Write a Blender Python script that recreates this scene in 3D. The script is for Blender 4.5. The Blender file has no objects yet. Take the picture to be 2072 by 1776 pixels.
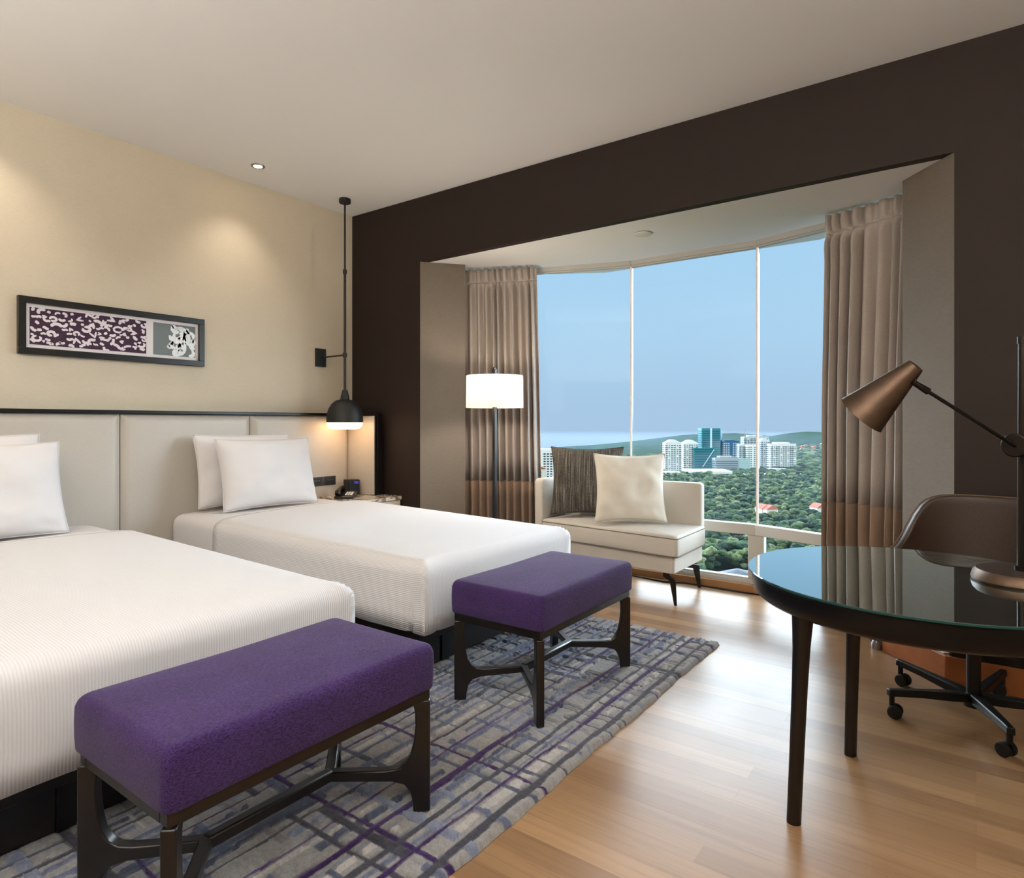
import bpy, math, random
import numpy as np
from mathutils import Vector, Matrix, noise as mnoise

sc = bpy.context.scene
COL = sc.collection
PI = math.pi

# ------------------------------------------------------------------ camera, sky, sun, exposure
FPX, HZ, CXP, CAMH = 1291.0, 855.0, 1036.0, 1.2
AX = math.atan2(1975 - CXP, FPX)
cam_d = bpy.data.cameras.new('camera'); cam = bpy.data.objects.new('camera', cam_d); COL.objects.link(cam)
cam_d.sensor_fit = 'HORIZONTAL'; cam_d.sensor_width = 36.0
cam_d.lens = FPX / 2072 * 36.0
cam_d.shift_y = -(888 - HZ) / 2072
cam_d.clip_start = 0.05; cam_d.clip_end = 20000
cam.location = (0, 0, CAMH)
cam.rotation_euler = (PI / 2, 0, AX - PI / 2)
sc.camera = cam
sc.view_settings.view_transform = 'Standard'
sc.view_settings.look = 'None'
sc.view_settings.exposure = 0.0
sc.view_settings.gamma = 1.0
sc.view_settings.use_curve_mapping = False
sc.cycles.use_denoising = True
sc.cycles.max_bounces = 10
sc.cycles.diffuse_bounces = 6
sc.cycles.glossy_bounces = 4
sc.cycles.transmission_bounces = 8
sc.cycles.transparent_max_bounces = 12
sc.cycles.sample_clamp_indirect = 6.0
sc.cycles.caustics_reflective = False
sc.cycles.caustics_refractive = False

def lin(h, g=1.0):
    h = h.lstrip('#'); o = []
    for i in (0, 2, 4):
        c = int(h[i:i + 2], 16) / 255
        o.append((c / 12.92 if c <= .04045 else ((c + .055) / 1.055) ** 2.4) * g)
    return tuple(o) + (1.0,)

SKY_LOW, SKY_MID, SKY_HIGH = '#adcbea', '#b0d6f4', '#acd6f7'
SIDE_FILL = 16.0      # extra sky brightness added left and right of the view to light the room
HIGH_FILL = 24.0      # extra sky brightness added just above the view as fill for the room
world = bpy.data.worlds.new('world'); sc.world = world; world.use_nodes = True
nt = world.node_tree; nt.nodes.clear()
def wm(op, a, b=None, clamp=False):
    n = nt.nodes.new('ShaderNodeMath'); n.operation = op; n.use_clamp = clamp
    for i, v in enumerate((a, b)):
        if v is None: continue
        if isinstance(v, (int, float)): n.inputs[i].default_value = v
        else: nt.links.new(v, n.inputs[i])
    return n.outputs[0]
tc = nt.nodes.new('ShaderNodeTexCoord'); sx = nt.nodes.new('ShaderNodeSeparateXYZ'); nt.links.new(tc.outputs['Generated'], sx.inputs[0])
rp = nt.nodes.new('ShaderNodeValToRGB'); nt.links.new(wm('ADD', sx.outputs['Z'], .1), rp.inputs[0])
e = rp.color_ramp.elements
e[0].position = 0.0; e[0].color = lin(SKY_LOW); e[1].position = 1.0; e[1].color = lin('#9cc6ee')
for p, c in ((.12, lin(SKY_LOW)), (.24, lin(SKY_MID)), (.38, lin(SKY_HIGH))):
    n = e.new(p); n.color = c
# veil: added to light the room, rises above 18 degrees, brightest near 35, only on the window side of the sky
v1 = nt.nodes.new('ShaderNodeMapRange'); v1.interpolation_type = 'SMOOTHSTEP'; v1.inputs['From Min'].default_value = .272; v1.inputs['From Max'].default_value = .37; nt.links.new(sx.outputs['Z'], v1.inputs[0])
v2 = nt.nodes.new('ShaderNodeMapRange'); v2.interpolation_type = 'SMOOTHSTEP'; v2.inputs['From Min'].default_value = .53; v2.inputs['From Max'].default_value = .38; nt.links.new(sx.outputs['Z'], v2.inputs[0])
az = wm('ADD', wm('MULTIPLY', sx.outputs['X'], .70), wm('MULTIPLY', sx.outputs['Y'], .72))
v3 = nt.nodes.new('ShaderNodeMapRange'); v3.interpolation_type = 'SMOOTHSTEP'; v3.inputs['From Min'].default_value = .0; v3.inputs['From Max'].default_value = .7; nt.links.new(az, v3.inputs[0])
fill_veil = wm('MULTIPLY', wm('MULTIPLY', wm('MULTIPLY', v1.outputs[0], v2.outputs[0]), v3.outputs[0]), HIGH_FILL)
hl = wm('SQRT', wm('SUBTRACT', 1.0001, wm('MULTIPLY', sx.outputs['Z'], sx.outputs['Z'])))
ca = wm('DIVIDE', wm('ADD', wm('MULTIPLY', sx.outputs['X'], math.cos(math.radians(21))), wm('MULTIPLY', sx.outputs['Y'], math.sin(math.radians(21)))), hl)
def sstep(v, a, b):
    n = nt.nodes.new('ShaderNodeMapRange'); n.interpolation_type = 'SMOOTHSTEP'; n.inputs['From Min'].default_value = a; n.inputs['From Max'].default_value = b; nt.links.new(v, n.inputs[0]); return n.outputs[0]
side = wm('MULTIPLY', wm('MULTIPLY', sstep(ca, .95, .84), sstep(ca, -.3, .1)), wm('MULTIPLY', sstep(sx.outputs['Z'], -.02, .06), sstep(sx.outputs['Z'], .75, .35)))
fill_veil = wm('ADD', fill_veil, wm('MULTIPLY', side, SIDE_FILL))
bgn = nt.nodes.new('ShaderNodeBackground'); nt.links.new(rp.outputs[0], bgn.inputs[0])
bg2 = nt.nodes.new('ShaderNodeBackground'); bg2.inputs[0].default_value = (.80, .90, 1.0, 1); nt.links.new(fill_veil, bg2.inputs[1])
ads = nt.nodes.new('ShaderNodeAddShader'); nt.links.new(bgn.outputs[0], ads.inputs[0]); nt.links.new(bg2.outputs[0], ads.inputs[1])
ow = nt.nodes.new('ShaderNodeOutputWorld'); nt.links.new(ads.outputs[0], ow.inputs[0])

def light(name, kind, loc, energy, color=(1, 1, 1), rot=(0, 0, 0), **kw):
    d = bpy.data.lights.new(name, kind); d.energy = energy; d.color = color
    for k, v in kw.items(): setattr(d, k, v)
    o = bpy.data.objects.new(name, d); o.location = loc; o.rotation_euler = rot; COL.objects.link(o); return o

# sun stands behind the hotel: lights the city, never enters the bay
sun = light('sun', 'SUN', (0, 0, 50), 1.9, (1, .95, .86), angle=math.radians(1.0))
sun.rotation_euler = Vector((.80, .25, -.62)).to_track_quat('-Z', 'Y').to_euler()
WARM = (1.0, .86, .70)

# ------------------------------------------------------------------ pixel / world helpers (for the far view only)
_F = Vector((math.cos(AX), math.sin(AX), 0)); _R = Vector((math.sin(AX), -math.cos(AX), 0))
def at(px, py, d):
    v = _F + _R * ((px - CXP) / FPX) + Vector((0, 0, (HZ - py) / FPX)); return Vector((0, 0, CAMH)) + v * d

# ------------------------------------------------------------------ materials
MATS = {}
def newmat(name):
    m = bpy.data.materials.new(name); m.use_nodes = True; MATS[name] = m
    b = m.node_tree.nodes['Principled BSDF']; return m, m.node_tree, b
def setp(b, **k):
    for n, v in k.items():
        b.inputs[n.replace('_', ' ')].default_value = v
def noise(t, scale, detail=4, rough=.5, vec=None, dist=0.0):
    n = t.nodes.new('ShaderNodeTexNoise'); n.inputs['Scale'].default_value = scale; n.inputs['Detail'].default_value = detail
    n.inputs['Roughness'].default_value = rough; n.inputs['Distortion'].default_value = dist
    if vec is not None: t.links.new(vec, n.inputs['Vector'])
    return n
def objvec(t, scale=(1, 1, 1), rot=(0, 0, 0), loc=(0, 0, 0)):
    c = t.nodes.new('ShaderNodeTexCoord'); m = t.nodes.new('ShaderNodeMapping')
    m.inputs['Scale'].default_value = scale; m.inputs['Rotation'].default_value = rot; m.inputs['Location'].default_value = loc
    t.links.new(c.outputs['Object'], m.inputs[0]); return m.outputs[0]
def bump(t, b, h, strength=.2, dist=.01):
    n = t.nodes.new('ShaderNodeBump'); n.inputs['Strength'].default_value = strength; n.inputs['Distance'].default_value = dist
    t.links.new(h, n.inputs['Height']); t.links.new(n.outputs[0], b.inputs['Normal']); return n
def ramp(t, fac, stops, interp='LINEAR'):
    r = t.nodes.new('ShaderNodeValToRGB'); t.links.new(fac, r.inputs[0]); r.color_ramp.interpolation = interp
    el = r.color_ramp.elements
    el[0].position, el[0].color = stops[0]; el[1].position, el[1].color = stops[-1]
    for p, c in stops[1:-1]:
        x = el.new(p); x.color = c
    return r
def mathn(t, op, a, b=None, clamp=False):
    n = t.nodes.new('ShaderNodeMath'); n.operation = op; n.use_clamp = clamp
    for i, v in enumerate((a, b)):
        if v is None: continue
        if isinstance(v, (int, float)): n.inputs[i].default_value = v
        else: t.links.new(v, n.inputs[i])
    return n.outputs[0]

def plain(name, col, rough=.5, metal=0.0, spec=.5, coat=0.0, var=.0, vscale=8, bmp=0.0, bscale=200):
    m, t, b = newmat(name); c = lin(col)
    setp(b, Base_Color=c, Roughness=rough, Metallic=metal); b.inputs['Specular IOR Level'].default_value = spec; b.inputs['Coat Weight'].default_value = coat
    v = objvec(t)
    if var:
        n = noise(t, vscale, 4, vec=v)
        r = ramp(t, n.outputs['Fac'], [(.3, tuple(x * (1 - var) for x in c[:3]) + (1,)), (.7, tuple(min(1, x * (1 + var)) for x in c[:3]) + (1,))])
        t.links.new(r.outputs[0], b.inputs['Base Color'])
    if bmp:
        bump(t, b, noise(t, bscale, 2, vec=v).outputs['Fac'], bmp, .002)
    return m
def fabric(name, col, col2, rough=.9, s=(400, 400, 400), bmp=.3, spec=.2, sheen=0.0, lo=.35, hi=.65):
    m, t, b = newmat(name); v = objvec(t, s)
    n = noise(t, 1.0, 2, .6, vec=v)
    n2 = noise(t, 6, 2, vec=objvec(t))
    mixf = mathn(t, 'ADD', n.outputs['Fac'], mathn(t, 'MULTIPLY', mathn(t, 'SUBTRACT', n2.outputs['Fac'], .5), .2))
    r = ramp(t, mixf, [(lo, lin(col)), (hi, lin(col2))]); t.links.new(r.outputs[0], b.inputs['Base Color'])
    setp(b, Roughness=rough); b.inputs['Specular IOR Level'].default_value = spec; b.inputs['Sheen Weight'].default_value = sheen
    bump(t, b, n.outputs['Fac'], bmp, .002); return m
def emit(name, col, strength):
    m, t, b = newmat(name); setp(b, Base_Color=lin(col), Roughness=.4); b.inputs['Emission Color'].default_value = lin(col); b.inputs['Emission Strength'].default_value = strength
    return m

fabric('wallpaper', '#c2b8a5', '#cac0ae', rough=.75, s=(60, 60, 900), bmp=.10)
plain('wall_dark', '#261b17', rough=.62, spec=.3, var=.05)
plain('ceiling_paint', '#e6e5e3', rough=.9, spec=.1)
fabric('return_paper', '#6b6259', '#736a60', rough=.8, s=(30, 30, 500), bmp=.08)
plain('outer_wall', '#8b8b88', rough=.9)
plain('black_lacquer', '#0d0b0a', rough=.32, var=.2)
plain('black_wood', '#15100d', rough=.35, var=.35, vscale=20, coat=.1)
plain('black_metal', '#101010', rough=.4, metal=.2)
plain('matte_black', '#141414', rough=.55)
plain('black_plastic', '#0c0c0e', rough=.3)
plain('rubber', '#0a0a0a', rough=.8)
plain('grey_metal', '#4a4742', rough=.4, metal=.8)
plain('silver', '#9c9c9c', rough=.3, metal=1.0)
plain('bronze', '#5c4a3d', rough=.46, metal=.9, var=.12, vscale=30)
plain('bronze_dark', '#2c2724', rough=.33, metal=.85)
plain('window_frame', '#b9b6ae', rough=.45, spec=.5)
plain('window_joint', '#efe4de', rough=.5)
plain('white_plastic', '#dcd9d2', rough=.4)
plain('frame_black', '#161412', rough=.35, var=.15, vscale=40)
plain('mat_board', '#d9d5d9', rough=.8)
plain('print_purple', '#351632', rough=.7, var=.25, vscale=60)
plain('print_white', '#dcd5de', rough=.7, var=.06, vscale=200)
plain('print_teal', '#6c7679', rough=.7, var=.04)
plain('print_pale', '#dfe6ec', rough=.7, var=.08, vscale=200)
plain('pillow_linen', '#d3d0d0', rough=.9, spec=.15, bmp=.12, bscale=900)
plain('sheet_linen', '#d0cdcd', rough=.9, spec=.15, bmp=.10, bscale=700)
fabric('cushion_cream', '#cfc8bb', '#ded8cc', s=(500, 500, 500), bmp=.3)
fabric('armchair_fabric', '#b7b0a7', '#c6c0b7', s=(700, 700, 700), bmp=.25, rough=.8)
fabric('armchair_piping', '#6d665e', '#7d766d', s=(300, 300, 300))
fabric('purple_wool', '#20112f', '#4c356f', s=(130, 420, 420), bmp=.55, sheen=.08, rough=.95, lo=.28, hi=.75)
fabric('curtain_cloth', '#a0968f', '#aca29b', s=(400, 400, 120), bmp=.15, rough=.75, sheen=.15)
fabric('curtain_band', '#806a58', '#8c7563', s=(400, 400, 120), bmp=.15, rough=.75, sheen=.15)
fabric('headboard_leather', '#b6b0a7', '#bab4ab', s=(120, 120, 120), bmp=.04, rough=.38, spec=.5)
fabric('tan_leather', '#30231a', '#39291f', s=(140, 140, 140), bmp=.1, rough=.45, spec=.5)
fabric('tan_stitch', '#5f4d3c', '#6b5846', s=(300, 300, 300), bmp=.1, rough=.6)
plain('skirting_wood', '#9a5c34', rough=.4, var=.12, vscale=14)
plain('sill_wood', '#a0734a', rough=.4, var=.12, vscale=14)
plain('drawer_beige', '#b5ab9b', rough=.5, var=.04)
plain('seam_dark', '#2b2520', rough=.8)
emit('lamp_glass', '#ffcf9c', 8.0)
emit('clock_digits', '#5a4ad8', .7)
emit('bulb', '#ffdcae', 60.0)

def shade_mat():
    m, t, b = newmat('lamp_shade'); setp(b, Base_Color=lin('#f6efe2'), Roughness=.9)
    b.inputs['Specular IOR Level'].default_value = .1
    tr = t.nodes.new('ShaderNodeBsdfTranslucent'); tr.inputs[0].default_value = (1, .96, .90, 1)
    mxs = t.nodes.new('ShaderNodeMixShader'); mxs.inputs[0].default_value = .62
    o = t.nodes['Material Output']; t.links.new(b.outputs[0], mxs.inputs[1]); t.links.new(tr.outputs[0], mxs.inputs[2]); t.links.new(mxs.outputs[0], o.inputs[0])
shade_mat()

def glass_mat():
    m, t, b = newmat('window_glass'); t.nodes.remove(b)
    tr = t.nodes.new('ShaderNodeBsdfTransparent'); tr.inputs[0].default_value = (.97, .99, .985, 1)
    gl = t.nodes.new('ShaderNodeBsdfGlossy'); gl.inputs['Roughness'].default_value = .02
    fr = t.nodes.new('ShaderNodeFresnel'); fr.inputs[0].default_value = 1.45
    mxs = t.nodes.new('ShaderNodeMixShader'); f = mathn(t, 'MULTIPLY', fr.outputs[0], .18)
    t.links.new(f, mxs.inputs[0]); t.links.new(tr.outputs[0], mxs.inputs[1]); t.links.new(gl.outputs[0], mxs.inputs[2])
    t.links.new(mxs.outputs[0], t.nodes['Material Output'].inputs[0])
glass_mat()

def table_glass():   # clear glass laid on the black top: tinted, mirror-smooth
    m, t, b = newmat('table_glass'); t.nodes.remove(b)
    tr = t.nodes.new('ShaderNodeBsdfTransparent'); tr.inputs[0].default_value = (.75, .93, .90, 1)
    gl = t.nodes.new('ShaderNodeBsdfGlossy'); gl.inputs['Roughness'].default_value = .01
    fr = t.nodes.new('ShaderNodeFresnel'); fr.inputs[0].default_value = 1.9
    gl.inputs[0].default_value = (.86, .98, 1, 1)
    mxs = t.nodes.new('ShaderNodeMixShader')
    t.links.new(mathn(t, 'MULTIPLY', fr.outputs[0], 2.0, True), mxs.inputs[0]); t.links.new(tr.outputs[0], mxs.inputs[1]); t.links.new(gl.outputs[0], mxs.inputs[2])
    t.links.new(mxs.outputs[0], t.nodes['Material Output'].inputs[0])
table_glass()
plain('glass_edge', '#0a3f3c', rough=.3)

def duvet_mat():
    m, t, b = newmat('duvet_cord'); setp(b, Base_Color=lin('#ebe7e6'), Roughness=.85); b.inputs['Specular IOR Level'].default_value = .15
    b.inputs['Sheen Weight'].default_value = .1
    c = t.nodes.new('ShaderNodeTexCoord'); s = t.nodes.new('ShaderNodeSeparateXYZ'); t.links.new(c.outputs['Object'], s.inputs[0])
    ge = t.nodes.new('ShaderNodeNewGeometry'); gs = t.nodes.new('ShaderNodeSeparateXYZ'); t.links.new(ge.outputs['True Normal'], gs.inputs[0])
    w = mathn(t, 'GREATER_THAN', mathn(t, 'ABSOLUTE', gs.outputs['X']), .72)
    u = mathn(t, 'ADD', s.outputs['X'], mathn(t, 'MULTIPLY', w, s.outputs['Z']))
    nn = noise(t, 5, 2, vec=c.outputs['Object'])
    u = mathn(t, 'ADD', u, mathn(t, 'MULTIPLY', nn.outputs['Fac'], .006))
    wv = mathn(t, 'SINE', mathn(t, 'MULTIPLY', u, 2 * PI / .0085))
    cr = ramp(t, mathn(t, 'ADD', mathn(t, 'MULTIPLY', wv, .5), .5), [(0, lin('#c6c4c5')), (.6, lin('#d0cecf'))])
    t.links.new(cr.outputs[0], b.inputs['Base Color'])
    bump(t, b, wv, .4, .001)
duvet_mat()

def floor_mat():
    m, t, b = newmat('floor_wood')
    c = t.nodes.new('ShaderNodeTexCoord'); mpn = t.nodes.new('ShaderNodeMapping'); mpn.inputs['Rotation'].default_value = (0, 0, PI / 2); t.links.new(c.outputs['Object'], mpn.inputs[0])
    br = t.nodes.new('ShaderNodeTexBrick'); t.links.new(mpn.outputs[0], br.inputs['Vector'])
    br.inputs['Scale'].default_value = 1; br.inputs['Brick Width'].default_value = 1.25; br.inputs['Row Height'].default_value = .085
    br.inputs['Mortar Size'].default_value = .0006; br.inputs['Mortar Smooth'].default_value = .2; br.inputs['Bias'].default_value = 0
    br.inputs['Color1'].default_value = lin('#8a6a4c'); br.inputs['Color2'].default_value = lin('#a88663'); br.inputs['Mortar'].default_value = lin('#8d6540')
    g = noise(t, 1.0, 6, .65, vec=objvec(t, (70, 2.2, 1)), dist=.4)
    gr = ramp(t, g.outputs['Fac'], [(.25, (.62, .62, .62, 1)), (.5, (.95, .95, .95, 1)), (.8, (1.1, 1.08, 1.04, 1))])
    mxn = t.nodes.new('ShaderNodeMix'); mxn.data_type = 'RGBA'; mxn.blend_type = 'MULTIPLY'; mxn.inputs[0].default_value = .75
    t.links.new(br.outputs['Color'], mxn.inputs[6]); t.links.new(gr.outputs[0], mxn.inputs[7]); t.links.new(mxn.outputs[2], b.inputs['Base Color'])
    sm = noise(t, 3, 3, vec=objvec(t))
    rr = t.nodes.new('ShaderNodeMapRange'); t.links.new(sm.outputs['Fac'], rr.inputs[0]); rr.inputs['To Min'].default_value = .26; rr.inputs['To Max'].default_value = .36
    t.links.new(rr.outputs[0], b.inputs['Roughness']); b.inputs['Specular IOR Level'].default_value = .22
    b.inputs['Coat Weight'].default_value = .12; b.inputs['Coat Roughness'].default_value = .30
    hh = mathn(t, 'ADD', mathn(t, 'MULTIPLY', br.outputs['Fac'], -1.0), mathn(t, 'MULTIPLY', g.outputs['Fac'], .25))
    bump(t, b, hh, .12, .001)
floor_mat()

def marble_mat():
    m, t, b = newmat('marble'); n = noise(t, 9, 8, .7, vec=objvec(t), dist=1.5)
    r = ramp(t, n.outputs['Fac'], [(.3, lin('#5d5048')), (.48, lin('#8c7a6c')), (.55, lin('#cfc9c2')), (.7, lin('#77675c'))])
    t.links.new(r.outputs[0], b.inputs['Base Color']); setp(b, Roughness=.15)
marble_mat()

def tweed_mat():
    m, t, b = newmat('cushion_tweed')
    a = noise(t, 1, 3, .7, vec=objvec(t, (170, 4, 4))); n2 = noise(t, 1, 2, .6, vec=objvec(t, (300, 300, 500)))
    f = mathn(t, 'ADD', mathn(t, 'MULTIPLY', a.outputs['Fac'], .5), mathn(t, 'MULTIPLY', n2.outputs['Fac'], .5))
    r = ramp(t, f, [(.38, lin('#161514')), (.48, lin('#45403a')), (.56, lin('#66615a')), (.68, lin('#aba8a2'))])
    t.links.new(r.outputs[0], b.inputs['Base Color']); setp(b, Roughness=.9); b.inputs['Specular IOR Level'].default_value = .15
    bump(t, b, f, .5, .003)
tweed_mat()

def rug_mat():
    m, t, b = newmat('rug_wool'); a = t.nodes.new('ShaderNodeVertexColor'); a.layer_name = 'Col'
    n = noise(t, 260, 3, .6, vec=objvec(t)); r = ramp(t, n.outputs['Fac'], [(.25, (.72, .72, .72, 1)), (.75, (1.15, 1.15, 1.15, 1))])
    mxn = t.nodes.new('ShaderNodeMix'); mxn.data_type = 'RGBA'; mxn.blend_type = 'MULTIPLY'; mxn.inputs[0].default_value = 1
    t.links.new(a.outputs[0], mxn.inputs[6]); t.links.new(r.outputs[0], mxn.inputs[7]); t.links.new(mxn.outputs[2], b.inputs['Base Color'])
    setp(b, Roughness=1.0); b.inputs['Specular IOR Level'].default_value = .05; b.inputs['Sheen Weight'].default_value = .2
    bump(t, b, n.outputs['Fac'], .6, .004)
rug_mat()

def desk_mat():   # black lacquer with a few chips showing brown wood
    m, t, b = newmat('desk_lacquer'); n = noise(t, 1.0, 3, .6, vec=objvec(t, (9, 9, 60), loc=(2.1, 0.4, 0)))
    g = noise(t, 30, 3, vec=objvec(t))
    f = mathn(t, 'ADD', n.outputs['Fac'], mathn(t, 'MULTIPLY', g.outputs['Fac'], .08))
    r = ramp(t, f, [(.0, lin('#0b0a0b')), (.835, lin('#0c0b0c')), (.845, lin('#6b4028'))]); t.links.new(r.outputs[0], b.inputs['Base Color'])
    b.inputs['Specular IOR Level'].default_value = .25; setp(b, Roughness=.3); b.inputs['Coat Weight'].default_value = .05
desk_mat()

def forest_mat():
    m, t, b = newmat('forest_leaves'); a = t.nodes.new('ShaderNodeVertexColor'); a.layer_name = 'Col'
    n = noise(t, .7, 4, .7, vec=objvec(t)); r = ramp(t, n.outputs['Fac'], [(.3, (.45, .45, .45, 1)), (.7, (1.35, 1.35, 1.35, 1))])
    mxn = t.nodes.new('ShaderNodeMix'); mxn.data_type = 'RGBA'; mxn.blend_type = 'MULTIPLY'; mxn.inputs[0].default_value = 1
    t.links.new(a.outputs[0], mxn.inputs[6]); t.links.new(r.outputs[0], mxn.inputs[7]); t.links.new(mxn.outputs[2], b.inputs['Base Color'])
    setp(b, Roughness=.8); b.inputs['Specular IOR Level'].default_value = .1
    bump(t, b, n.outputs['Fac'], 1.0, 1.5)
forest_mat()
plain('hill_green', '#2c3f30', rough=1, spec=0, var=.35, vscale=.012)
plain('ground_green', '#2c3c24', rough=1, spec=0, var=.35, vscale=.02)
plain('b_white', '#e6e6e2', rough=.8, var=.03, vscale=.2)
plain('b_grey', '#9aa3a6', rough=.8)
plain('b_lightgrey', '#bfc6c8', rough=.8)
plain('b_cream', '#dcd3c4', rough=.8)
plain('b_teal', '#2f8088', rough=.15, spec=.8)
plain('b_teal_dark', '#1f5668', rough=.15, spec=.8)
plain('b_blue', '#2f5f80', rough=.2, spec=.7)
plain('b_green_glass', '#86b8b0', rough=.2, spec=.7)
plain('b_window', '#5f7078', rough=.2, spec=.7)
plain('b_window_dark', '#33393f', rough=.3, spec=.5)
plain('b_roof_red', '#b0614a', rough=.8)
plain('b_roof_grey', '#66707a', rough=.7)
plain('b_line', '#c9e0e2', rough=.5)
plain('crane_red', '#b07a70', rough=.6)
plain('trunk_bark', '#8a8272', rough=.9)

# ------------------------------------------------------------------ mesh building
class MB:
    def __init__(s): s.v = []; s.f = []; s.m = []; s.cur = 0
    def add(s, vs, fs, mi=None):
        o = len(s.v); s.v += [tuple(p) for p in vs]
        s.f += [tuple(i + o for i in f) for f in fs]; s.m += [s.cur if mi is None else mi] * len(fs); return s
    def box(s, a, b):
        (x0, y0, z0), (x1, y1, z1) = a, b
        return s.add([(x0, y0, z0), (x1, y0, z0), (x1, y1, z0), (x0, y1, z0), (x0, y0, z1), (x1, y0, z1), (x1, y1, z1), (x0, y1, z1)],
                     [(0, 3, 2, 1), (4, 5, 6, 7), (0, 1, 5, 4), (1, 2, 6, 5), (2, 3, 7, 6), (3, 0, 4, 7)])
    def prism(s, pts, z0, z1):       # vertical prism over a counter-clockwise outline
        n = len(pts); vs = [(p[0], p[1], z0) for p in pts] + [(p[0], p[1], z1) for p in pts]
        fs = [tuple(range(n - 1, -1, -1)), tuple(range(n, 2 * n))] + [(i, (i + 1) % n, n + (i + 1) % n, n + i) for i in range(n)]
        return s.add(vs, fs)
    def slab(s, pts, vec):           # planar outline in 3-D, extruded by vec
        n = len(pts); vec = Vector(vec); vs = [Vector(p) for p in pts] + [Vector(p) + vec for p in pts]
        fs = [tuple(range(n - 1, -1, -1)), tuple(range(n, 2 * n))] + [(i, (i + 1) % n, n + (i + 1) % n, n + i) for i in range(n)]
        return s.add(vs, fs)
    def lathe(s, prof, c=(0, 0, 0), n=32, axis=(0, 0, 1), closed=False):
        q = Vector((0, 0, 1)).rotation_difference(Vector(axis)); c = Vector(c); vs = []; fs = []; k = len(prof)
        for i in range(n):
            a = 2 * PI * i / n
            for r, z in prof: vs.append(c + q @ Vector((r * math.cos(a), r * math.sin(a), z)))
        for i in range(n):
            j = (i + 1) % n
            for m in range(k - 1): fs.append((i * k + m, j * k + m, j * k + m + 1, i * k + m + 1))
            if closed: fs.append((i * k + k - 1, j * k + k - 1, j * k, i * k))
        if prof[0][0] > 1e-6 and not closed: fs.append(tuple(i * k for i in range(n - 1, -1, -1)))
        if prof[-1][0] > 1e-6 and not closed: fs.append(tuple(i * k + k - 1 for i in range(n)))
        return s.add(vs, fs)
    def cyl(s, a, b, r, r2=None, n=16):
        a = Vector(a); b = Vector(b); L = (b - a).length
        return s.lathe([(r, 0), (r if r2 is None else r2, L)], a, n, (b - a).normalized())
    def tube(s, path, r, n=8, closed=False):
        P = [Vector(p) for p in path]; m = len(P); rs = r if isinstance(r, (list, tuple)) else [r] * m
        vs = []; fs = []; up = None
        for i, p in enumerate(P):
            a = P[(i - 1) % m] if (i > 0 or closed) else P[i]; b = P[(i + 1) % m] if (i < m - 1 or closed) else P[i]
            t = (b - a).normalized()
            if up is None: up = Vector((0, 0, 1)) if abs(t.z) < .9 else Vector((1, 0, 0))
            x = t.cross(up).normalized(); y = x.cross(t).normalized(); up = y
            for k in range(n):
                an = 2 * PI * k / n; vs.append(p + (x * math.cos(an) + y * math.sin(an)) * rs[i])
        R = m if closed else m - 1
        for i in range(R):
            j = (i + 1) % m
            for k in range(n): l = (k + 1) % n; fs.append((i * n + k, i * n + l, j * n + l, j * n + k))
        if not closed: fs += [tuple(range(n - 1, -1, -1)), tuple((m - 1) * n + k for k in range(n))]
        return s.add(vs, fs)
    def rings(s, R, cap0=True, cap1=True):
        n = len(R[0]); vs = [p for r in R for p in r]; fs = []
        for i in range(len(R) - 1):
            for k in range(n): l = (k + 1) % n; fs.append((i * n + k, i * n + l, (i + 1) * n + l, (i + 1) * n + k))
        if cap0: fs.append(tuple(range(n - 1, -1, -1)))
        if cap1: fs.append(tuple((len(R) - 1) * n + k for k in range(n)))
        return s.add(vs, fs)
    def build(s, name, mat, parent=None, bevel=0, seg=2, smooth=35, sub=0):
        me = bpy.data.meshes.new(name); me.from_pydata(s.v, [], s.f)
        for mn in (mat if isinstance(mat, (list, tuple)) else [mat]): me.materials.append(MATS[mn])
        if isinstance(mat, (list, tuple)): me.polygons.foreach_set('material_index', s.m)
        me.validate(); me.update()
        if smooth:
            me.shade_smooth()
            try: me.set_sharp_from_angle(angle=math.radians(smooth))
            except Exception: pass
        o = bpy.data.objects.new(name, me); COL.objects.link(o)
        if bevel:
            b = o.modifiers.new('bevel', 'BEVEL'); b.width = bevel; b.segments = seg; b.limit_method = 'ANGLE'; b.angle_limit = math.radians(40)
        if sub:
            b = o.modifiers.new('sub', 'SUBSURF'); b.levels = sub; b.render_levels = sub
        if parent: o.parent = parent; o.matrix_parent_inverse = Matrix.Translation(parent.location).inverted() if parent.get('abs') else Matrix()
        return o

def tag(o, label=None, cat=None, group=None, kind=None):
    if label: o['label'] = label
    if cat: o['category'] = cat
    if group: o['group'] = group
    if kind: o['kind'] = kind
    return o
def thing(name, label, cat, loc=(0, 0, 0), rot=0.0, group=None, kind=None):
    o = bpy.data.objects.new(name, None); COL.objects.link(o); o.location = loc; o.rotation_euler = (0, 0, rot); o.empty_display_size = .1
    return tag(o, label, cat, group, kind)
def children(o): return [c for c in COL.objects if c.parent == o]
def copy_tree(o, parent=None):
    c = o.copy(); COL.objects.link(c); c.parent = parent
    for ch in children(o): copy_tree(ch, c)
    return c

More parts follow.
